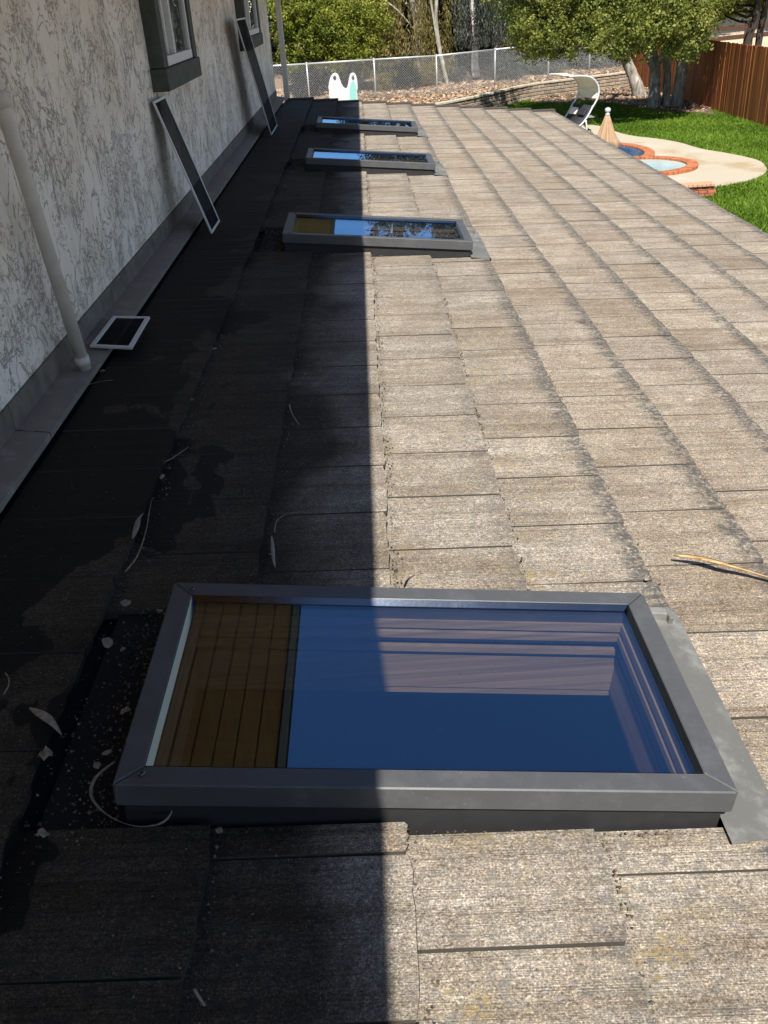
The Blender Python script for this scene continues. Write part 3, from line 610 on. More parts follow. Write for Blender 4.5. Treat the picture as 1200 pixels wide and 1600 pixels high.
CR = [(197, 944, .035, 'crumpled pale leaf in the seam above the upper left frame corner'), (168, 1006, .035, 'curled grey leaf midway along the dark left seam'), (192, 1015, .02, 'tiny curled leaf touching the stems beside the frame'),
      (72, 1180, .042, 'large crumpled leaf left of the hooked pale strip'), (168, 1178, .03, 'brown crumpled leaf against the lower left frame side'), (195, 1112, .03, 'upright tan leaf propped against the left frame side'),
      (152, 1196, .022, 'small cupped white leaf at the end of the hooked strip'), (66, 1304, .03, 'flat round leaf alone below the lower left frame corner'), (253, 745, .026, 'grey crumpled leaf in the seam above the pale curled leaf'),
      (335, 545, .022, 'small white leaf in the seam beside the flat screen'), (160, 580, .03, 'brown curled leaves heaped at the foot of the drain pipe'), (300, 625, .018, 'small pale leaf in the upper part of the first seam'),
      (343, 1298, .02, 'tan leaf at the head of the seam below the near skylight'), (250, 955, .022, 'pale oval leaf close behind the upper left frame corner'), (1010, 905, .018, 'tiny brown leaf near the right rear corner of the near skylight')]
for i, (x, y, s, lb) in enumerate(CR): crumpled(x, y, s*.95, lb, MAT['paleleaf'] if i % 2 == 0 else MAT['dryleaf'])
# crumbs of dirt in the seams and flecks on the tiles: nobody could count them
C = []; S = []
def seam(bx, y0, y1, n, sz, spread=.014):
    ys = rng.uniform(y0, y1, n); cl = (np.sin(ys*9+bx*7)+np.sin(ys*23.0+bx*3)+rng.normal(0, .8, n)) > .0
    for y_, ok in zip(ys, cl):
        if any(a-.02 < y_ < b+.03 for a, b in SKY) and SX0-.1 < bx < SX1+.02: continue
        s = sz*rng.uniform(.4, 1.3)*(1 if ok else .5); C.append(R(bx+.006+abs(rng.normal(0, spread)), y_, -TT+.006+s*.3)); S.append(s)
for k, bx in enumerate(BUTT[:10]):
    dens = [170, 200, 330, 300, 90, 30, 25, 20, 20, 20][k]; seam(bx, .4, 15.3, dens*7, [.0048, .0045, .0042, .0042, .003, .0026, .0025, .0025, .0025, .0025][k], [.03, .022, .012, .009, .008, .007, .007, .007, .007, .007][k])
for (a, b) in SKY:                                               # litter packed beside and in front of each frame
    for _ in range(900): C.append(R(SX0-abs(rng.normal(0, .06))-.005, rng.uniform(a-.05, b+.05), -.022+rng.uniform(0, .01))); S.append(.0028*rng.uniform(.3, 1.7))
    for _ in range(90): C.append(R(rng.uniform(SX0, SX1), a-.006-abs(rng.normal(0, .006)), -.02+rng.uniform(0, .01))); S.append(.0035*rng.uniform(.3, 1.5))
for _ in range(900): C.append(R(rng.uniform(-1.0, 2.8), rng.uniform(.5, 15)**1.0, .002-.012)); S.append(.0022*rng.uniform(.5, 1.6))
C = np.array(C); S = np.array(S)[:, None]
tet = []
for f in range(4):
    pass
base = unit(rng.normal(size=(len(C), 3))); b2 = unit(np.cross(base, rng.normal(size=(len(C), 3)))); b3 = np.cross(base, b2)
v0 = C+base*S; v1 = C+b2*S*.9-base*S*.3; v2 = C+b3*S*.8-b2*S*.5-base*S*.3; v3 = C-b3*S*.8-b2*S*.5-base*S*.3; r0 = rng.random(len(C))
tri = np.concatenate([np.stack(t, 1) for t in ((v0, v1, v2), (v0, v2, v3), (v0, v3, v1), (v1, v3, v2))]); o = poly_mesh('seam_debris', tri, 3, MAT['crumb'], np.tile(r0, 4)); tag(o, 'dirt crumbs and leaf bits packed in the tile seams', 'debris', kind='stuff')
# pale flecks scattered over the shaded upper courses
n = 1500; A = rng.uniform(-1.0, .1, n); Yv = .6+rng.random(n)**1.6*9; Pt = np.array([R(a_, y_, .004-TT*(1-((a_-BUTT[0]) % EXPO)/EXPO)) for a_, y_ in zip(A, Yv)])
keep = ~((A > SX0-.02) & np.array([any(a-.05 < y < b+.05 for a, b in SKY) for y in Yv])); q = leaf_quads(Pt[keep], .0042, .003, updir=NR*3); o = poly_mesh('pale_flecks', q, 4, leafmat('fleck', [(.10, .09, .075), (.26, .24, .20)], 0)); tag(o, 'tiny pale flecks of dry petals strewn over the shaded tiles', 'debris', kind='stuff')
# ================================================================== GARDEN: GROUND
def sheet(name, poly, z, mat, th=.3):
    m_ = MB(); m_.prism(poly, z-th, z); o = m_.build(name, mat); tag(o, kind='structure'); return o
m_ = MB(); m_.add([(-150, -60, -.02), (220, -60, -.02), (220, 300, -.02), (-150, 300, -.02)], [(0, 1, 2, 3)]); tag(m_.build('ground', MAT['hill']), kind='structure')
FX = 13.62                                                         # side fence line
sheet('lawn', [(2.6, 15.2), (FX, 15.2), (FX, 49.5), (-6, 49.5), (-6, 15.7), (2.6, 15.7)], 0.0, MAT['lawn'], .2)
vis = [gnd(*p)[:2] for p in ((918, 196), (940, 199), (956, 205), (975, 211), (997, 215), (1025, 218), (1060, 224), (1095, 234), (1130, 240), (1165, 247), (1188, 254), (1198, 266), (1190, 276), (1165, 285), (1140, 290), (1113, 294))]
deckp = [tuple(v) for v in spl([np.array([*v, 0]) for v in vis], 46)]; deckp = [(p[0], p[1]) for p in deckp]+[(7.6, 22.4), (6.6, 21.0), (6.2, 18.5), (5.6, 17.0), (2.7, 17.0), (2.7, 36.5), (6.5, 37.2)]
PC, PR, SPC, SPR = (6.2, 28.9), 2.5, (7.72, 26.15), 1.42
def circ(c, r, n=64, a0=0): return [(c[0]+r*math.cos(2*math.pi*k/n+a0), c[1]+r*math.sin(2*math.pi*k/n+a0)) for k in range(n)]
sheet('pool_deck', deckp, .035, MAT['deck'], .2)
# wet-edge sheets: water lies a little below the coping
m_ = MB(); m_.prism(circ(PC, PR-.28), .037, .052); pw = m_.build('pool_water', MAT['pool']); tag(pw, kind='structure')
m_ = MB(); m_.prism(circ(SPC, SPR-.28), .037, .066); sw = m_.build('spa_water', MAT['spa']); tag(sw, kind='structure')
def coping(name, label, c, r, z, n, skip=None):
    root = empty(name, (c[0], c[1], 0)); tag(root, label, 'pool edge')
    m_ = MB(); V = []; F = []; N = 64
    for k in range(N):
        t = 2*math.pi*k/N
        for rr, zz in ((r-.285, .04), (r-.285, z-.045)): V.append((rr*math.cos(t), rr*math.sin(t), zz))
    for k in range(N): k2 = (k+1) % N; F.append((2*k, 2*k2, 2*k2+1, 2*k+1))
    m_.add(V, F); m_.build('waterline_tiles', MAT['tilecyan'], root)
    w_ = 2*math.pi*(r-.05)/n-.012; me = None
    for k in range(n):
        t = 2*math.pi*(k+.5)/n; p = (c[0]+r*math.cos(t), c[1]+r*math.sin(t))
        if skip and skip(p): continue
        if me is None:
            m_ = MB(); m_.hexa([(-.30, -w_*.42, -.10), (0, -w_/2, -.10), (0, w_/2, -.10), (-.30, w_*.42, -.10), (-.30, -w_*.42, 0), (0, -w_/2, 0), (0, w_/2, 0), (-.30, w_*.42, 0)]); o = m_.build('coping_brick', MAT['coping'], root, bevel=.008); me = o.data
        else: o = link(bpy.data.objects.new('coping_brick', me), root)
        o.location = (p[0]-c[0], p[1]-c[1], z); o.rotation_euler = (0, 0, t)
coping('pool_coping', 'ring of red coping bricks round the deep blue pool', PC, PR, .095, 92, lambda p: math.dist(p, SPC) < SPR-.02)
coping('spa_coping', 'raised ring of red bricks round the small pale spa', SPC, SPR, .125, 58)
bp = gnd(1101, 307); pier = empty('brick_step', (bp[0]-.35, bp[1], 0)); tag(pier, 'low red brick step with a pale brick cap at the deck edge', 'brick step')
for r_ in range(3):
    for k in range(5):
        m_ = MB(); m_.box((-.42+.21*k+(.05 if r_ % 2 else 0), 0, .05+.075*r_), (.2, .22, .066)); m_.build('brick', MAT['brick'], pier, bevel=.005)
for k in range(10):
    m_ = MB(); m_.box((-.48+.105*k, 0, .285), (.098, .32, .062)); m_.build('cap_brick', MAT['brickcap'], pier, bevel=.006)
# mulch under the tree
mul = [gnd(*p)[:2] for p in ((835, 160), (870, 163), (905, 158), (940, 160), (985, 166), (1020, 172), (1060, 176), (1100, 178), (1118, 180))]
ret = [np.array(v) for v in ((-5.0, 38.2), (-1.0, 38.4), (1.9, 39.0), (3.5, 40.2), (5.6, 42.6), (7.64, 45.3), (10.2, 46.8), (12.7, 48.2), (13.5, 48.7))]
sheet('mulch_bed', [tuple(v) for v in mul]+[(FX-.02, 38.0), (FX-.02, 48.6), (12.7, 48.1), (10.2, 46.7), (7.64, 45.2)], .012, MAT['mulch'], .05)
# retained bank behind the wall and ground beyond
RH = .70
def hz(x, y): return RH-.03
bank = [(p[0], p[1]+.12) for p in ret]; V = []; F = []; nU, nV = 60, 14
pl = spl([np.array([*p, 0]) for p in ret], nU)
for i, p in enumerate(pl):
    for j in range(nV):
        t = j/(nV-1); V.append((p[0]*(1+.15*t)-.06*t*10, p[1]+.16+t*16, RH-.05+.9*t*t+.06*math.sin(i*.9+j*1.7)*(1 if j > 0 else 0)))
for i in range(nU-1):
    for j in range(nV-1): F.append((i*nV+j, (i+1)*nV+j, (i+1)*nV+j+1, i*nV+j+1))
m_ = MB(); m_.add(V, F, True); bk = m_.build('leafy_bank', MAT['dirt']); tag(bk, kind='structure')
def bank_z(x, y):
    yb = np.interp(x, [p[0] for p in pl], [p[1] for p in pl]); t = np.clip((y-yb-.16)/16, 0, 1); return RH-.05+.9*t*t
# hillside far behind
V = []; F = []; gx = np.linspace(-90, 140, 40); gy = np.linspace(56, 170, 14)
for i, x in enumerate(gx):
    for j, y in enumerate(gy): V.append((x, y, -.05+(y-56)*.02+1.2*math.sin(x*.05+j)*(j/13)))
for i in range(39):
    for j in range(13): F.append((i*14+j, (i+1)*14+j, (i+1)*14+j+1, i*14+j+1))
m_ = MB(); m_.add(V, F, True); tag(m_.build('hillside', MAT['hill']), kind='structure')
nb_ = MB(); nb_.add([(FX+.12, 15, .3), (60, 15, 2.5), (60, 62, 3.2), (FX+.12, 62, .9)], [(0, 1, 2, 3)]); tag(nb_.build('neighbour_ground', MAT['tan']), kind='structure')
# ---- retaining wall
rw = empty('retaining_wall', (ret[2][0], ret[2][1], 0)); tag(rw, 'low curved retaining wall of tan blocks below the chain link fence', 'retaining wall')
path = spl([np.array([*p, 0]) for p in ret[1:]], 400); cum = np.concatenate([[0], np.cumsum([np.linalg.norm(path[i+1]-path[i]) for i in range(399)])])
def along(s):
    i = min(np.searchsorted(cum, s), 399); i = max(i, 1); p = path[i-1]+(path[i]-path[i-1])*((s-cum[i-1])/(cum[i]-cum[i-1])); d = path[i]-path[i-1]; return p, math.atan2(d[1], d[0])
me = None; BL = .40; BH = .145
for r_ in range(4):
    s = .2+(BL/2 if r_ % 2 else 0)
    while s < cum[-1]-.2:
        p, an = along(s)
        if me is None:
            m_ = MB(); m_.box((0, 0, 0), (BL-.022, .24, BH-.018)); o = m_.build('wall_block', MAT['block'], rw, bevel=.018); me = o.data
        else: o = link(bpy.data.objects.new('wall_block', me), rw)
        j = random.uniform(-.012, .012); o.location = (p[0]-rw.location.x-math.sin(an)*j, p[1]-rw.location.y+math.cos(an)*j+.02*r_, .07+BH*r_); o.rotation_euler = (0, 0, an+random.uniform(-.02, .02)); s += BL
s = .2; me = None
while s < cum[-1]-.2:
    p, an = along(s)
    if me is None: m_ = MB(); m_.box((0, 0, 0), (.455, .32, .085)); o = m_.build('cap_block', MAT['cap'], rw, bevel=.012); me = o.data
    else: o = link(bpy.data.objects.new('cap_block', me), rw)
    o.location = (p[0]-rw.location.x, p[1]-rw.location.y+.07, .635+random.uniform(-.006, .006)); o.rotation_euler = (0, 0, an+random.uniform(-.02, .02)); s += .465
# backing core of the wall, so that no daylight passes the joints
V = []; F = []
for i in range(0, 400, 10):
    p = path[i]; V += [(p[0]-rw.location.x, p[1]-rw.location.y+.10, 0), (p[0]-rw.location.x, p[1]-rw.location.y+.16, .6)]
for i in range(39): F.append((2*i, 2*i+2, 2*i+3, 2*i+1))
m_ = MB(); m_.add(V, F); m_.build('backfill', MAT['mulch'], rw)
# ---- chain link fence
cl = [(-9.0, 43.2), (-5.0, 42.8), (-2.25, 42.65), (.62, 42.7), (3.3, 42.9), (6.1, 44.95), (8.85, 46.7), (11.15, 48.3), (13.4, 49.6)]; CH = 1.58
cf = empty('chain_link_fence', (3.3, 42.9, .65)); tag(cf, 'galvanised chain link fence running across the back above the retaining wall', 'fence'); ox, oy, oz = cf.location
def cz(x, y): return float(bank_z(x, y))-.02
for (x, y) in cl:
    z = cz(x, y); m_ = MB(); m_.tube([(0, 0, -.1), (0, 0, CH)], .032, 8); m_.lathe([(.036, 0), (.036, .02), (.025, .04), (.004, .05)], (0, 0, CH), 8); m_.build('post', MAT['galv'], cf, loc=(x-ox, y-oy, z-oz))
for i in range(len(cl)-1):
    a = np.array([*cl[i], cz(*cl[i])]); b = np.array([*cl[i+1], cz(*cl[i+1])]); o0 = np.array([ox, oy, oz])
    m_ = MB(); m_.tube([a-o0+[0, 0, CH-.02], b-o0+[0, 0, CH-.02]], .034, 8); m_.build('top_rail', MAT['galv'], cf)
    L = np.linalg.norm((b-a)[:2]); u = (b-a)/L; m_ = MB(); pt = .105; k = -CH
    while k < L:
        for sgn in (1, -1):
            s0, s1 = k, k+CH; z0, z1 = 0.04, CH-.03
            if s0 < 0: z0 = z0+(z1-z0)*(-s0/CH); s0 = 0
            if s1 > L: z1 = z0+(z1-z0)*((L-s0)/(s1-s0)); s1 = L
            if s1-s0 > .02:
                p = a-o0+u*(s0 if sgn > 0 else L-s0)+np.array([0, 0, z0]); q = a-o0+u*(s1 if sgn > 0 else L-s1)+np.array([0, 0, z1]); yo = np.array([0, -.034+sgn*.004, 0]); m_.tube([p+yo, q+yo], .0042, 3, cap=False)
        k += pt
    m_.build('wire_mesh', MAT['galv'], cf)
# ---- tall board fence on the right
bf = empty('board_fence', (FX, 40, 0)); tag(bf, 'tall red brown wooden board fence along the right side of the lawn', 'fence'); me = None; y = 16.0
while y < 49.5:
    hgt = 2.36
    if me is None: m_ = MB(); m_.box((0, 0, hgt/2), (.022, .148, hgt)); o = m_.build('fence_board', MAT['board'], bf, bevel=.003); me = o.data
    else: o = link(bpy.data.objects.new('fence_board', me), bf)
    o.location = (random.uniform(-.006, .006), y-40, random.uniform(-.015, .015)); o.rotation_euler = (random.uniform(-.008, .008), 0, random.uniform(-.07, .07)); y += .155
for z in (.4, 1.2, 2.0): m_ = MB(); m_.box((.055, 33-40, z), (.05, 33.4, .09)); m_.build('fence_rail', MAT['board'], bf)
# ---- rail fence behind it on the neighbour's ground
rl = empty('rail_fence', (16, 44, .8)); tag(rl, 'dark brown split rail fence on the tan slope beyond the board fence', 'fence')
a1, b1 = ony(1110, 46, 50)-np.array(rl.location), ony(1230, 36, 47)-np.array(rl.location); a2, b2 = ony(1110, 62, 50)-np.array(rl.location), ony(1230, 50, 47)-np.array(rl.location)
for p, q in ((a1, b1), (a2, b2)): m_ = MB(); m_.bar(p, q, .06, .20); m_.build('rail', MAT['darkwood'], rl, bevel=.01)
for t in (0.0, .5, 1.0):
    p = a1+(b1-a1)*t; m_ = MB(); m_.box((p[0], p[1]+.09, p[2]-.75), (.14, .14, 1.9)); m_.build('post', MAT['darkwood'], rl, bevel=.01)
# ================================================================== VEGETATION
def tubepath(a, b, n=6, wob=.12):
    a, b = np.array(a, float), np.array(b, float); L = np.linalg.norm(b-a); P = []
    for i in range(n):
        t = i/(n-1); q = a+(b-a)*t
        if 0 < i < n-1: q = q+rng.normal(0, wob*L/n, 3)
        P.append(q)
    return P
def crown_pts(blobs, nclump, nleaf, cr, flat=.7):
    vol = np.array([b[1][0]*b[1][1]*b[1][2] for b in blobs])**.7; pick = rng.choice(len(blobs), nclump, p=vol/vol.sum()); ctr = np.array([b[0] for b in blobs])[pick]; rad = np.array([b[1] for b in blobs])[pick]
    d = unit(rng.normal(size=(nclump, 3))); r = (.35+.65*rng.random(nclump)**.55)[:, None]; CC = ctr+d*rad*r
    s = cr*rng.uniform(.5, 1.35, nclump); P = np.repeat(CC, nleaf, 0)+np.clip(rng.normal(size=(nclump*nleaf, 3)), -2, 2)*np.repeat(s, nleaf)[:, None]*np.array([1, 1, flat])*.6
    tone = np.repeat(rng.random(nclump), nleaf); rn = np.clip(tone*.55+rng.random(nclump*nleaf)*.45, 0, 1); return P, rn, CC
def tree(name, label, base, stems, blobs, mat, bark, nclump, nleaf, cr, ln, wd, cat='tree', group=None, limbs=26, hang=0.0, upw=.7, twig=.02):
    base = np.array(base, float); root = empty(name, base); tag(root, label, cat, group)
    P, rn, CC = crown_pts([(np.array(b[0])-base, b[1]) for b in blobs], nclump, nleaf, cr)
    poly_mesh('crown', leaf_quads(P, ln, wd, hang=hang, upw=upw), 4, mat, rn, root)
    ends = []
    for (pts, rads) in stems:
        m_ = MB(); Q = spl([np.array(p, float)-base for p in pts], 22); rr = np.interp(np.linspace(0, len(rads)-1, 22), range(len(rads)), rads)*(1+rng.normal(0, .05, 22)); m_.tube(Q, list(rr), 14); m_.v = [tuple(np.array(v)+rng.normal(0, .07*max(rads), 3)*np.array([1, 1, .3])) for v in m_.v]; m_.build('trunk', bark, root); ends += [(q, r) for q, r in zip(Q[8:], rr[8:])]
    m_ = MB()
    if ends:
        for i in range(limbs):
            c = CC[rng.integers(len(CC))]; e = min(ends, key=lambda t: np.linalg.norm(t[0]-c)+rng.uniform(0, 1.2)); Q = tubepath(e[0], c, 6, .35); r0 = min(e[1]*.5, twig*3.2); m_.tube(Q, [max(.012, r0*(1-.8*k/5)) for k in range(6)], 6)
        m_.build('limbs', bark, root)
    return root
# big multi-stemmed tree by the board fence
t1 = gnd(1036, 168); t2 = gnd(1012, 150)
def above(p, dx, dy, z): return (p[0]+dx, p[1]+dy, z)
def pt(px, py, Y): return tuple(ony(px, py, Y))
tree('shade_tree', 'broad olive green shade tree with thick grey trunks near the board fence', t1,
     [([above(t1, -.36, 0, -.1), above(t1, -.42, 0, .9), above(t1, -.45, .1, 1.7), above(t1, -.9, .3, 2.9), above(t1, -1.3, .5, 4.4)], [.27, .21, .18, .14, .07]),
      ([above(t1, -.45, .05, 1.3), above(t1, -.9, -.2, 2.0), above(t1, -1.7, -.9, 2.7), above(t1, -2.6, -1.6, 3.3)], [.15, .12, .09, .05]), ([above(t1, .65, 0, 1.5), above(t1, 1.0, -.5, 2.2), above(t1, 1.3, -1.6, 2.9)], [.13, .10, .05]), ([above(t1, -.4, 0, 1.6), above(t1, -.1, -.8, 2.4), above(t1, .2, -2.0, 3.1)], [.13, .10, .05]),
      ([above(t1, .12, .05, -.1), above(t1, .1, .1, 1.0), above(t1, .05, .2, 1.9), above(t1, .2, .3, 3.2), above(t1, .5, .4, 4.8)], [.20, .15, .13, .10, .06]),
      ([above(t1, .55, 0, -.1), above(t1, .6, 0, 1.1), above(t1, .7, .0, 2.2), above(t1, 1.0, -.2, 3.4), above(t1, 1.3, -.4, 4.8)], [.27, .22, .19, .14, .07])],
     [(pt(1045, 20, 35.5), (1.8, 1.9, 1.4)), (pt(1000, 36, 34.5), (1.4, 1.5, 1.1)), (pt(950, 16, 35.5), (1.7, 1.9, 1.3)), (pt(1085, 10, 36), (1.05, 1.5, 1.35)), (pt(955, 58, 34.5), (1.1, 1.2, .75)), (pt(1065, 64, 35), (.9, 1.0, .65)), (pt(1000, -60, 36.5), (3.0, 2.8, 1.8)), (pt(1080, -70, 36.5), (2.0, 2.2, 1.9))],
     MAT['leaf_tree'], MAT['bark'], 780, 66, .30, .115, .065, limbs=44, twig=.03)
tree('shade_tree', 'spreading shade tree with a slanting pale trunk, its crown hanging over the chain link fence', t2,
     [([above(t2, -.3, 0, -.1), above(t2, -.75, 0, .9), above(t2, -1.4, 0, 1.9), above(t2, -2.6, -.3, 2.7), above(t2, -4.2, -.6, 3.7)], [.30, .24, .21, .15, .07]),
      ([above(t2, -1.1, 0, 1.4), above(t2, -1.3, -.8, 2.3), above(t2, -1.8, -2.4, 3.0), above(t2, -2.6, -4.2, 3.6)], [.17, .14, .10, .05]), ([above(t2, -1.6, 0, 2.0), above(t2, -2.7, -1.0, 2.3), above(t2, -4.0, -2.6, 2.7), above(t2, -5.0, -4.0, 3.2)], [.14, .11, .08, .04]),
      ([above(t2, .2, 0, -.1), above(t2, .25, 0, 1.1), above(t2, -.2, .1, 2.2), above(t2, -.6, .1, 3.5)], [.22, .18, .14, .07])],
     [(pt(850, 26, 37.5), (1.6, 1.8, 1.35)), (pt(905, 24, 37), (1.7, 1.8, 1.3)), (pt(828, 62, 37.5), (.7, 1.0, .8)), (pt(885, 60, 36.5), (1.2, 1.2, .65)), (pt(860, -55, 38), (2.5, 2.4, 1.9)), (pt(940, -60, 38), (2.2, 2.4, 1.9))],
     MAT['leaf_tree'], MAT['bark'], 640, 66, .30, .115, .065, limbs=36, twig=.03)
# bright shrubs behind the fence on the left
for (px, py, Y, rx, ry, rzz, lb) in ((478, 40, 46.0, 1.5, 1.4, 1.9, 'bright green leafy shrub behind the fence, closest to the house corner'), (545, 55, 45.6, 1.7, 1.4, 1.6, 'rounded bright green shrub behind the fence above the plastic slide'), (515, 5, 48.5, 2.6, 1.6, 1.3, 'tall green tree rising behind the two bright shrubs at left')):
    c = np.array(pt(px, py, Y)); b = np.array([c[0], Y, float(bank_z(c[0], Y))])
    tree('leafy_shrub', lb, b, [([b-[0, 0, .1], b+[.1, 0, .8], c], [.12, .1, .05]), ([b+[.3, 0, -.1], b+[.5, .1, .8], c+[.6, 0, .2]], [.09, .07, .04])],
         [(c, (rx, ry, rzz)), (c+[rx*.5, -.3, rzz*.4], (rx*.6, ry*.7, rzz*.6)), (c+[-rx*.5, -.3, rzz*.3], (rx*.6, ry*.7, rzz*.6)), (c+[0, -.3, -rzz*.45], (rx*.95, ry*.8, rzz*.6))], MAT['leaf_bush'], MAT['bark'], 330, 60, .28, .12, .065, cat='shrub', group='shrubs behind the chain link fence', limbs=16)
# drooping eucalypts
def droop(name, label, b, top, rx, ry, nst, z0, z1, mat, bark, trunk, ln=.20, wd=.04, dens=.055, parts=None):
    b = np.array(b, float); root = empty(name, b); tag(root, label, 'tree', 'drooping trees behind the fence'); top = np.array(top, float)-b
    P = []; rn = []
    bun = [(rng.uniform(0, 2*math.pi), math.sqrt(rng.random())) for _ in range(max(8, nst//16))]
    for _ in range(nst):
        a, r = bun[rng.integers(len(bun))]; x = top[0]+rx*r*math.cos(a)+rng.normal(0, .16); y = top[1]+ry*r*math.sin(a)+rng.normal(0, .16); zt = top[2]+rng.uniform(-.35, .25)*(z1-z0)-.25*(z1-z0)*r*r; zb = max(z0-b[2], zt-rng.uniform(.9, 3.4)); n = max(3, int((zt-zb)/dens)); zz = np.linspace(zt, zb, n); sw = np.cumsum(rng.normal(0, .014, (n, 2)), 0); P.append(np.stack([x+sw[:, 0], y+sw[:, 1], zz], 1)+rng.normal(0, .045, (n, 3))); rn.append(np.clip(rng.random()*.6+rng.random(n)*.4, 0, 1))
    poly_mesh('crown', leaf_quads(np.concatenate(P), ln, wd, hang=3.0), 4, mat, np.concatenate(rn), root)
    for (pts, rads) in trunk:
        m_ = MB(); Q = spl([np.array(p, float)-b for p in pts], 14); m_.tube(Q, list(np.interp(np.linspace(0, len(rads)-1, 14), range(len(rads)), rads)), 9); m_.build('trunk', bark, root)
    return root
bb = np.array([2.7, 47.5, float(bank_z(2.7, 47.5))]); tq = pt(640, -20, 47.2)
droop('drooping_tree', 'yellowish drooping eucalyptus with hanging leaf strands behind the fence', bb, tq, 2.1, 1.4, 330, 1.3, 7.6, MAT['leaf_droop'], MAT['bark'], [([bb-[0, 0, .1], bb+[.1, 0, 2], bb+[-.2, 0, 5], bb+[.1, 0, 9.5]], [.16, .14, .11, .05]), ([pt(601, 0, 46.2), pt(625, 20, 46.2), pt(652, 52, 46.2)], [.035, .03, .02])])
bb = np.array([5.1, 48.0, float(bank_z(5.1, 48))]); tq = pt(745, -25, 47.6)
droop('drooping_tree', 'blue grey drooping eucalyptus with a pale trunk behind the fence', bb, tq, 2.0, 1.3, 260, 2.3, 7.2, MAT['leaf_grey'], MAT['whitebark'], [([pt(744, 121, 48.0), pt(742, 95, 48.0), pt(743, 60, 48), pt(738, 0, 48), pt(735, -150, 48)], [.22, .17, .14, .12, .06])])
bb = np.array([4.1, 46.6, float(bank_z(4.1, 46.6))])
tree('slender_tree', 'slender grey trunk standing between the two drooping trees', bb, [([bb-[0, 0, .1], pt(684, 60, 46.6), pt(682, 0, 46.6), pt(690, -160, 46.6)], [.10, .09, .08, .05]), ([pt(684, 70, 46.6), pt(676, 20, 46.6), pt(668, -30, 46.6)], [.06, .05, .04])], [(pt(690, -190, 46.6), (1.6, 1.4, 1.8)), (pt(700, -130, 47), (1.2, 1.2, 1.3))], MAT['leaf_grey'], MAT['bark'], 150, 40, .4, .2, .05, limbs=8, hang=1.5)
for (x, y, z, h_, lb) in ((2.9, 48.8, 8.2, 11.5, 'tall eucalyptus, its unseen crown added to shade the thicket behind the yellowish drooping tree'), (6.6, 49.2, 8.4, 12.0, 'tall eucalyptus, its unseen crown added to shade the thicket behind the blue grey drooping tree')):
    b = np.array([x, y, float(bank_z(x, y))])  # crowns added above the view to shade the thicket; they also mirror in skylights
    tree('tall_tree', lb, b, [([b-[0, 0, .2], b+[.15, 0, 3], b+[-.1, 0, 6], b+[.2, 0, h_]], [.2, .17, .13, .05])], [(np.array([x+dx, y-.6+dy, z+dz]), (1.6, 1.5, .9)) for dx, dy, dz in ((-1.6, 0, -.6), (0, .3, 0), (1.6, 0, -.5), (-.8, .2, 1.2), (.9, 0, 1.6), (0, 0, 3.0))], MAT['leaf_grey'], MAT['bark'], 330, 40, .4, .22, .07, group='tall background trees', limbs=16, hang=1.2)
# low dry scrub just behind the fence
for i, (px, py, Y, sc_, mt, lb) in enumerate([(630, 118, 45.4, .75, 'leaf_dark', 'low dark scrub clump behind the fence below the drooping tree'), (600, 108, 45.0, .5, 'leaf_droop', 'small yellowing scrub clump behind the fence above the slide'), (668, 118, 46.0, .6, 'leaf_droop', 'brown dry scrub clump behind the fence left of the pale trunk'), (790, 105, 47.8, 1.0, 'leaf_grey', 'grey green scrub behind the fence right of the pale trunk'), (712, 118, 47.4, .5, 'leaf_grey', 'small grey scrub beside the foot of the pale trunk'), (480, 128, 44.6, .8, 'leaf_dark', 'dark low scrub behind the fence near the house corner'), (850, 108, 49.6, 1.1, 'leaf_grey', 'grey scrub behind the fence under the overhanging crown'), (920, 100, 51.0, 1.2, 'leaf_grey', 'grey scrub far behind the slanting trunk')]):
    c = np.array(pt(px, py, Y)); b = np.array([c[0], Y, float(bank_z(c[0], Y))-.05]); c[2] = max(c[2], b[2]+.35)
    tree('scrub', lb, b, [([b, b+[.05, 0, .2], c], [.03, .025, .015])], [(c, (sc_, sc_*.8, max(.3, c[2]-b[2])))], MAT[mt], MAT['darkbark'], int(70*sc_), 34, .26, .15, .05, cat='scrub', group='scrub behind the chain link fence', limbs=8)
# tall trees of the background row: their tops mirror in the skylights
rowl = [(-6.5, 53, 6.0, 'leaf_dark', 'dark tree far back, partly hidden by the house corner'), (-2.2, 56, 6.0, 'leaf_bush', 'green tree far back above the left shrubs'), (1.0, 54.5, 6.5, 'leaf_dark', 'dark eucalyptus far behind the yellowish drooping tree'), (4.4, 57, 16, 'leaf_grey', 'tall grey eucalyptus far back between the drooping trees'), (7.2, 54.5, 16.5, 'leaf_dark', 'tall dark tree far back behind the pale trunk'),
        (10.2, 57, 17, 'leaf_grey', 'tall grey tree far back behind the shade tree crown'), (13.4, 55.5, 15, 'leaf_dark', 'tall dark tree far back left of the rail fence'), (20.5, 60, 16.5, 'leaf_dark', 'tall dark tree far back beyond the rail fence'), (26, 56, 15, 'leaf_grey', 'tall grey tree far off beyond the right edge of the lawn')]
for (x, y, h_, mt, lb) in rowl:
    b = np.array([x, y, float(bank_z(x, y))+.1 if x < 14 else 1.5]); bl = []
    for k in range(9): q = k/8; bl.append((b+[rng.uniform(-1.2, 1.2), rng.uniform(-.8, .8), 1.0+q*(h_-2.0)], (rng.uniform(1.3, 2.1)*(1.1-.45*q), 1.4, rng.uniform(.9, 1.4))))
    tree('tall_tree', lb, b, [([b-[0, 0, .2], b+[.2, 0, h_*.3], b+[-.2, 0, h_*.65], b+[.1, 0, h_*.95]], [.26, .2, .14, .05])], bl, MAT[mt], MAT['darkbark'], 330, 30, .45, .26, .10, group='tall background trees', limbs=18, hang=.8)
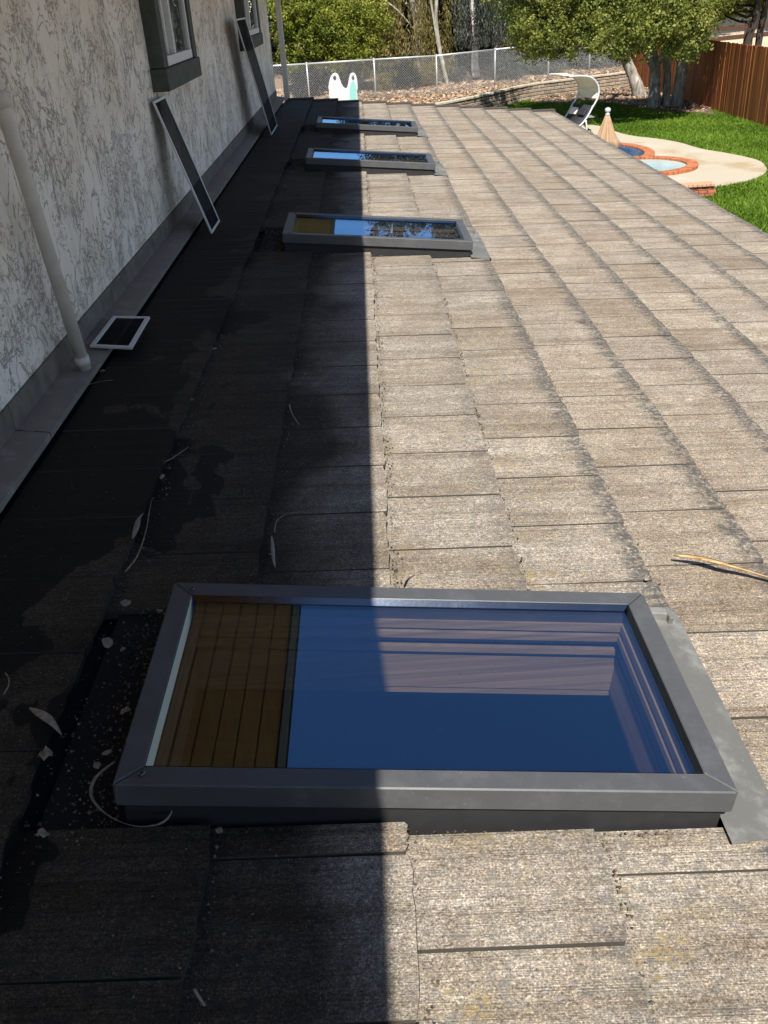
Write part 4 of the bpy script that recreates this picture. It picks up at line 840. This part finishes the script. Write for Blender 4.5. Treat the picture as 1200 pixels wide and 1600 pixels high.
# thicket: the dark mass that closes the view between the trunks
P = np.stack([rng.uniform(-16, 15, 26000), rng.uniform(50.5, 54, 26000), rng.random(26000)**.9*5.6+.8], 1); o = poly_mesh('thicket', leaf_quads(P, .30, .16), 4, MAT['leaf_dark']); tag(o, 'dark tangled thicket behind the trees at the back', 'thicket', kind='stuff')
# right-hand tree over the board fence with two dark trunks
q1 = ony(1168, 70, 36.5); q1b = np.array([q1[0], 36.5, 1.0])
tree('dark_trunk_tree', 'tree with two black leaning trunks behind the board fence at upper right', q1b, [([q1b, ony(1170, 60, 36.5), ony(1182, 20, 36.5), ony(1188, -60, 36.5)], [.15, .14, .13, .1]), ([q1b+[.5, 0, 0], ony(1186, 62, 36.7), ony(1194, 20, 36.7), ony(1204, -40, 36.7)], [.12, .115, .11, .08])], [(pt(1150, -8, 38), (1.5, 1.3, .75)), (pt(1105, -2, 39), (1.1, 1.1, .8)), (pt(1165, -75, 37), (2.6, 2.0, 1.4))], MAT['leaf_tree'], MAT['darkbark'], 240, 44, .36, .15, .08, limbs=14)
# litter on the bank, under the tree, and grass
n = 11000; X = rng.uniform(-6, 13, n); Yb = np.interp(X, [p[0] for p in pl], [p[1] for p in pl]); Yv = Yb+.25+rng.random(n)**1.3*9; Z = np.array([float(bank_z(a_, b_)) for a_, b_ in zip(X, Yv)])+.03; o = poly_mesh('leaf_litter', leaf_quads(np.stack([X, Yv, Z+.03*rng.random(n)], 1), .16, .075, updir=np.array([0, -.3, 1.6])), 4, MAT['litter']); tag(o, 'brown fallen leaves covering the bank behind the wall', 'leaf litter', kind='stuff')
def inpoly(x, y, poly):
    c = np.zeros(len(x), bool); n_ = len(poly)
    for i in range(n_):
        (x1, y1), (x2, y2) = poly[i], poly[i-1]; k = ((y1 > y) != (y2 > y)) & (x < (x2-x1)*(y-y1)/(y2-y1+1e-12)+x1); c ^= k
    return c
mp = [tuple(v) for v in mul]+[(FX-.02, 38.0), (FX-.02, 48.6), (12.7, 48.1), (10.2, 46.7), (7.64, 45.2)]
n = 4200; X = rng.uniform(7, FX, n); Yv = rng.uniform(37, 48.5, n); k = inpoly(X, Yv, mp); o = poly_mesh('mulch_litter', leaf_quads(np.stack([X[k], Yv[k], .04+.02*rng.random(k.sum())], 1), .13, .06, updir=np.array([0, -.2, 1.6])), 4, MAT['litter']); tag(o, 'dry leaves on the mulch under the shade trees', 'leaf litter', kind='stuff')
n = 190000; X = rng.uniform(4.5, FX-.05, n); Yv = 15.3+rng.random(n)**1.15*31; k = ~inpoly(X, Yv, deckp) & ~inpoly(X, Yv, mp); X, Yv = X[k], Yv[k]; m0 = len(X); an = rng.uniform(0, 6.28, m0); hh = rng.uniform(.035, .09, m0); wv = rng.uniform(.012, .026, m0); le = rng.normal(0, .03, (m0, 2)); b0 = np.stack([X-np.cos(an)*wv, Yv-np.sin(an)*wv, np.zeros(m0)], 1); b1 = np.stack([X+np.cos(an)*wv, Yv+np.sin(an)*wv, np.zeros(m0)], 1); tp = np.stack([X+le[:, 0], Yv+le[:, 1], hh], 1)
rn = np.clip(.45+.30*np.sin(X*1.3+Yv*.7)*np.sin(Yv*.9-X*.4)+rng.normal(0, .22, m0), 0, 1); o = poly_mesh('grass', np.stack([b0, b1, tp], 1), 3, MAT['grass'], rn); tag(o, 'short green lawn grass', 'grass', kind='stuff')
# ================================================================== GARDEN OBJECTS
# closed parasol
up = gnd(950, 168, 2.42); um = empty('parasol', (up[0], up[1], .035)); tag(um, 'closed tan canvas parasol with a white ball finial beside the pool', 'parasol')
m_ = MB(); m_.tube([(0, 0, 0), (0, 0, 2.25)], .02, 10); m_.build('pole', MAT['pvc'], um); m_ = MB(); m_.lathe([(.26, 0), (.26, .05), (.08, .09), (.05, .2), (.03, .22)], (0, 0, 0), 20); m_.build('base', MAT['greymetal'], um)
m_ = MB(); m_.lathe([(.02, 2.24), (.045, 2.25), (.045, 2.275), (.02, 2.285), (.05, 2.31), (.058, 2.34), (.05, 2.37), (.02, 2.385)], (0, 0, 0), 14); m_.build('finial', MAT['whiteplastic'], um)
def folds(name, prof, seg=48, nf=8, ph=0.0):
    V = []; F = []
    for (r, z, d) in prof:
        for k in range(seg):
            t = 2*math.pi*k/seg; q = r*(1+d*math.cos(nf*t+ph+.3*math.sin(3*t))+.25*d*math.sin(2*t+z*4)); V.append((q*math.cos(t), q*math.sin(t), z+.03*d*math.sin(nf*t*.5)))
    for i in range(len(prof)-1):
        for k in range(seg): k2 = (k+1) % seg; F.append((i*seg+k, i*seg+k2, (i+1)*seg+k2, (i+1)*seg+k))
    m_ = MB(); m_.add(V, F, True); o = m_.build(name, MAT['canvas'], um); s_ = o.modifiers.new('t', 'SOLIDIFY'); s_.thickness = .004
folds('canopy', [(.035, 2.25, .0), (.075, 2.12, .12), (.11, 1.95, .2), (.125, 1.75, .26), (.15, 1.62, .3), (.19, 1.48, .36), (.235, 1.28, .40), (.25, 1.02, .45)]); folds('vent_flap', [(.04, 2.252, 0), (.085, 2.12, .1), (.14, 1.92, .18), (.205, 1.78, .22), (.26, 1.67, .30)], ph=.5)
m_ = MB(); m_.tube([(.165*math.cos(t), .165*math.sin(t), 1.58) for t in np.linspace(0, 6.28, 20)], .018, 6); m_.build('tie_strap', MAT['sling'], um)
# canopied double lounger
lp = gnd(884, 216); lg = empty('canopy_lounger', (lp[0], lp[1], .035), (0, 0, math.radians(200))); tag(lg, 'double sun lounger with black sling and curved cream canopy on the lawn edge', 'sun lounger')
W_ = .62                                                          # half width; +x is towards the feet
bedp = [(-.62, .98), (-.45, .70), (-.2, .44), (.1, .34), (.5, .38), (.9, .34), (1.15, .26)]
bs = spl([np.array([p[0], 0, p[1]]) for p in bedp], 16)
V = []; F = []
for p in bs: V += [(p[0], -W_+.05, p[2]), (p[0], W_-.05, p[2]), (p[0], W_-.05, p[2]-.02), (p[0], -W_+.05, p[2]-.02)]
for i in range(15):
    for k in range(4): F.append((4*i+k, 4*i+(k+1) % 4, 4*i+4+(k+1) % 4, 4*i+4+k))
m_ = MB(); m_.add(V, F, True); m_.build('sling', MAT['sling'], lg)
for s in (-1, 1):
    m_ = MB(); m_.tube([p+np.array([0, s*W_, 0]) for p in bs], .028, 8); m_.build('side_rail', MAT['whiteplastic'], lg)
    m_ = MB(); m_.tube(spl([np.array(q) for q in ((.95, s*W_, .33), (.72, s*W_, .08), (.2, s*W_, .03), (-.25, s*W_, .03), (-.42, s*W_, .2), (-.36, s*W_, .55))], 14), .028, 8); m_.build('base_rail', MAT['whiteplastic'], lg)
    arc = spl([np.array(q) for q in ((-.62, s*W_, .95), (-.80, s*W_, 1.25), (-.78, s*W_, 1.55), (-.55, s*W_, 1.80), (-.2, s*W_, 1.90), (.35, s*W_, 1.93))], 14); m_ = MB(); m_.tube(arc, .03, 8); m_.build('canopy_rail', MAT['whiteplastic'], lg)
    m_ = MB(); m_.box((0, 0, 0), (.24, .40, .07)); o = m_.build('pillow', MAT['sling'] if s > 0 else MAT['canopyc'], lg, loc=(-.44, s*.27, .77), rot=(0, math.radians(54), 0), bevel=.02)
V = []; F = []
for p in arc[2:]: V += [(p[0], -W_+.02, p[2]-.01), (p[0], W_-.02, p[2]-.01), (p[0], W_-.02, p[2]+.01), (p[0], -W_+.02, p[2]+.01)]
for i in range(len(arc)-3):
    for k in range(4): F.append((4*i+k, 4*i+(k+1) % 4, 4*i+4+(k+1) % 4, 4*i+4+k))
m_ = MB(); m_.add(V, F, True); m_.build('canopy', MAT['canopyc'], lg)
# side table
tp_ = gnd(909, 207); tb = empty('side_table', (tp_[0], tp_[1], .035)); tag(tb, 'small grey side table with crossed black legs beside the lounger', 'table')
m_ = MB(); m_.box((0, 0, .47), (.72, .5, .03)); m_.build('table_top', MAT['greymetal'], tb, bevel=.006)
for sy in (-.2, .2):
    for s in (-1, 1): m_ = MB(); m_.tube([(s*.28, sy, 0), (s*.05, sy, .24), (-s*.02, sy, .3), (-s*.24, sy, .455)], .014, 6); m_.build('leg', MAT['black'], tb)
m_ = MB(); m_.tube([(-.1, -.2, .26), (-.1, .2, .26)], .01, 6); m_.build('stretcher', MAT['black'], tb)
# play slide at the far end of the roof: two looped side walls and the bed between them
SYp = 33.5; cL, cR = ony(532, 112, SYp), ony(0, 0, SYp); px2m = lambda px, py: ony(px, py, SYp)
sl_ = empty('play_slide', (px2m(535, 150)[0], SYp, 0)); tag(sl_, 'white and pale aqua plastic play slide seen over the far roof edge', 'slide')
OX = sl_.location.x
def P2(L): return [(px2m(*p)[0]-OX, px2m(*p)[2]) for p in L]
def plate(name, out, holes, y0, th, mat):
    bm = bmesh.new(); ed = []
    for lp_ in [out]+holes:
        vs = [bm.verts.new((p[0], y0, p[1])) for p in lp_]; ed += [bm.edges.new((vs[i], vs[(i+1) % len(vs)])) for i in range(len(vs))]
    bmesh.ops.triangle_fill(bm, use_beauty=True, edges=ed); ex = bmesh.ops.extrude_face_region(bm, geom=bm.faces[:]); bmesh.ops.translate(bm, vec=(0, th, 0), verts=[g for g in ex['geom'] if isinstance(g, bmesh.types.BMVert)]); bmesh.ops.recalc_face_normals(bm, faces=bm.faces)
    me = bpy.data.meshes.new(name); bm.to_mesh(me); bm.free(); me.materials.append(mat); return link(bpy.data.objects.new(name, me), sl_)
body = P2([(514, 141), (516, 127), (519, 119), (523, 115.5), (527, 117.5), (530, 125), (534, 135), (539, 139.5), (543, 138.5), (545.5, 130), (547, 121), (549, 116.5), (552, 115.5), (555, 118.5), (557, 128), (558, 142)])
zl = body[0][1]; body = [(body[0][0], .0)]+body+[(body[-1][0], .0)]
def ell(px, py, rx, rz):
    c = P2([(px, py)])[0]; return [(c[0]+rx*math.cos(t), c[1]+rz*math.sin(t)) for t in np.linspace(0, 2*math.pi, 12, endpoint=False)]
plate('front_panel', body, [ell(523, 122, .055, .075), ell(551.5, 122, .045, .075)], 0, .06, MAT['whiteplastic'])
aq = P2([(546, 142), (548, 131), (549.5, 126.5), (553.5, 126.5), (555.5, 131), (556.5, 142)]); plate('aqua_panel', [(aq[0][0], .1)]+aq+[(aq[-1][0], .1)], [], -.03, .03, MAT['aqua'])
m_ = MB(); m_.tube([(p[0], .03, p[1]) for p in spl([np.array([*p, 0]) for p in body[1:-1]], 50)], .035, 8); m_.build('rim', MAT['whiteplastic'], sl_)
xl, xr = body[1][0], body[-2][0]; V = []; F = []
for q in np.linspace(0, 1, 10):
    z = (zl-.15)*(1-q)+.18*q; yq = .06+2.8*q
    V += [(xl+.05, yq, z+.32*(1-.5*q)), (xl+.16, yq, z), (xr-.16, yq, z), (xr-.05, yq, z+.32*(1-.5*q))]
for i in range(9):
    for k in range(3): F.append((4*i+k, 4*i+k+1, 4*i+5+k, 4*i+4+k))
m_ = MB(); m_.add(V, F, True); o = m_.build('slide_bed', MAT['whiteplastic'], sl_); s_ = o.modifiers.new('t', 'SOLIDIFY'); s_.thickness = .04
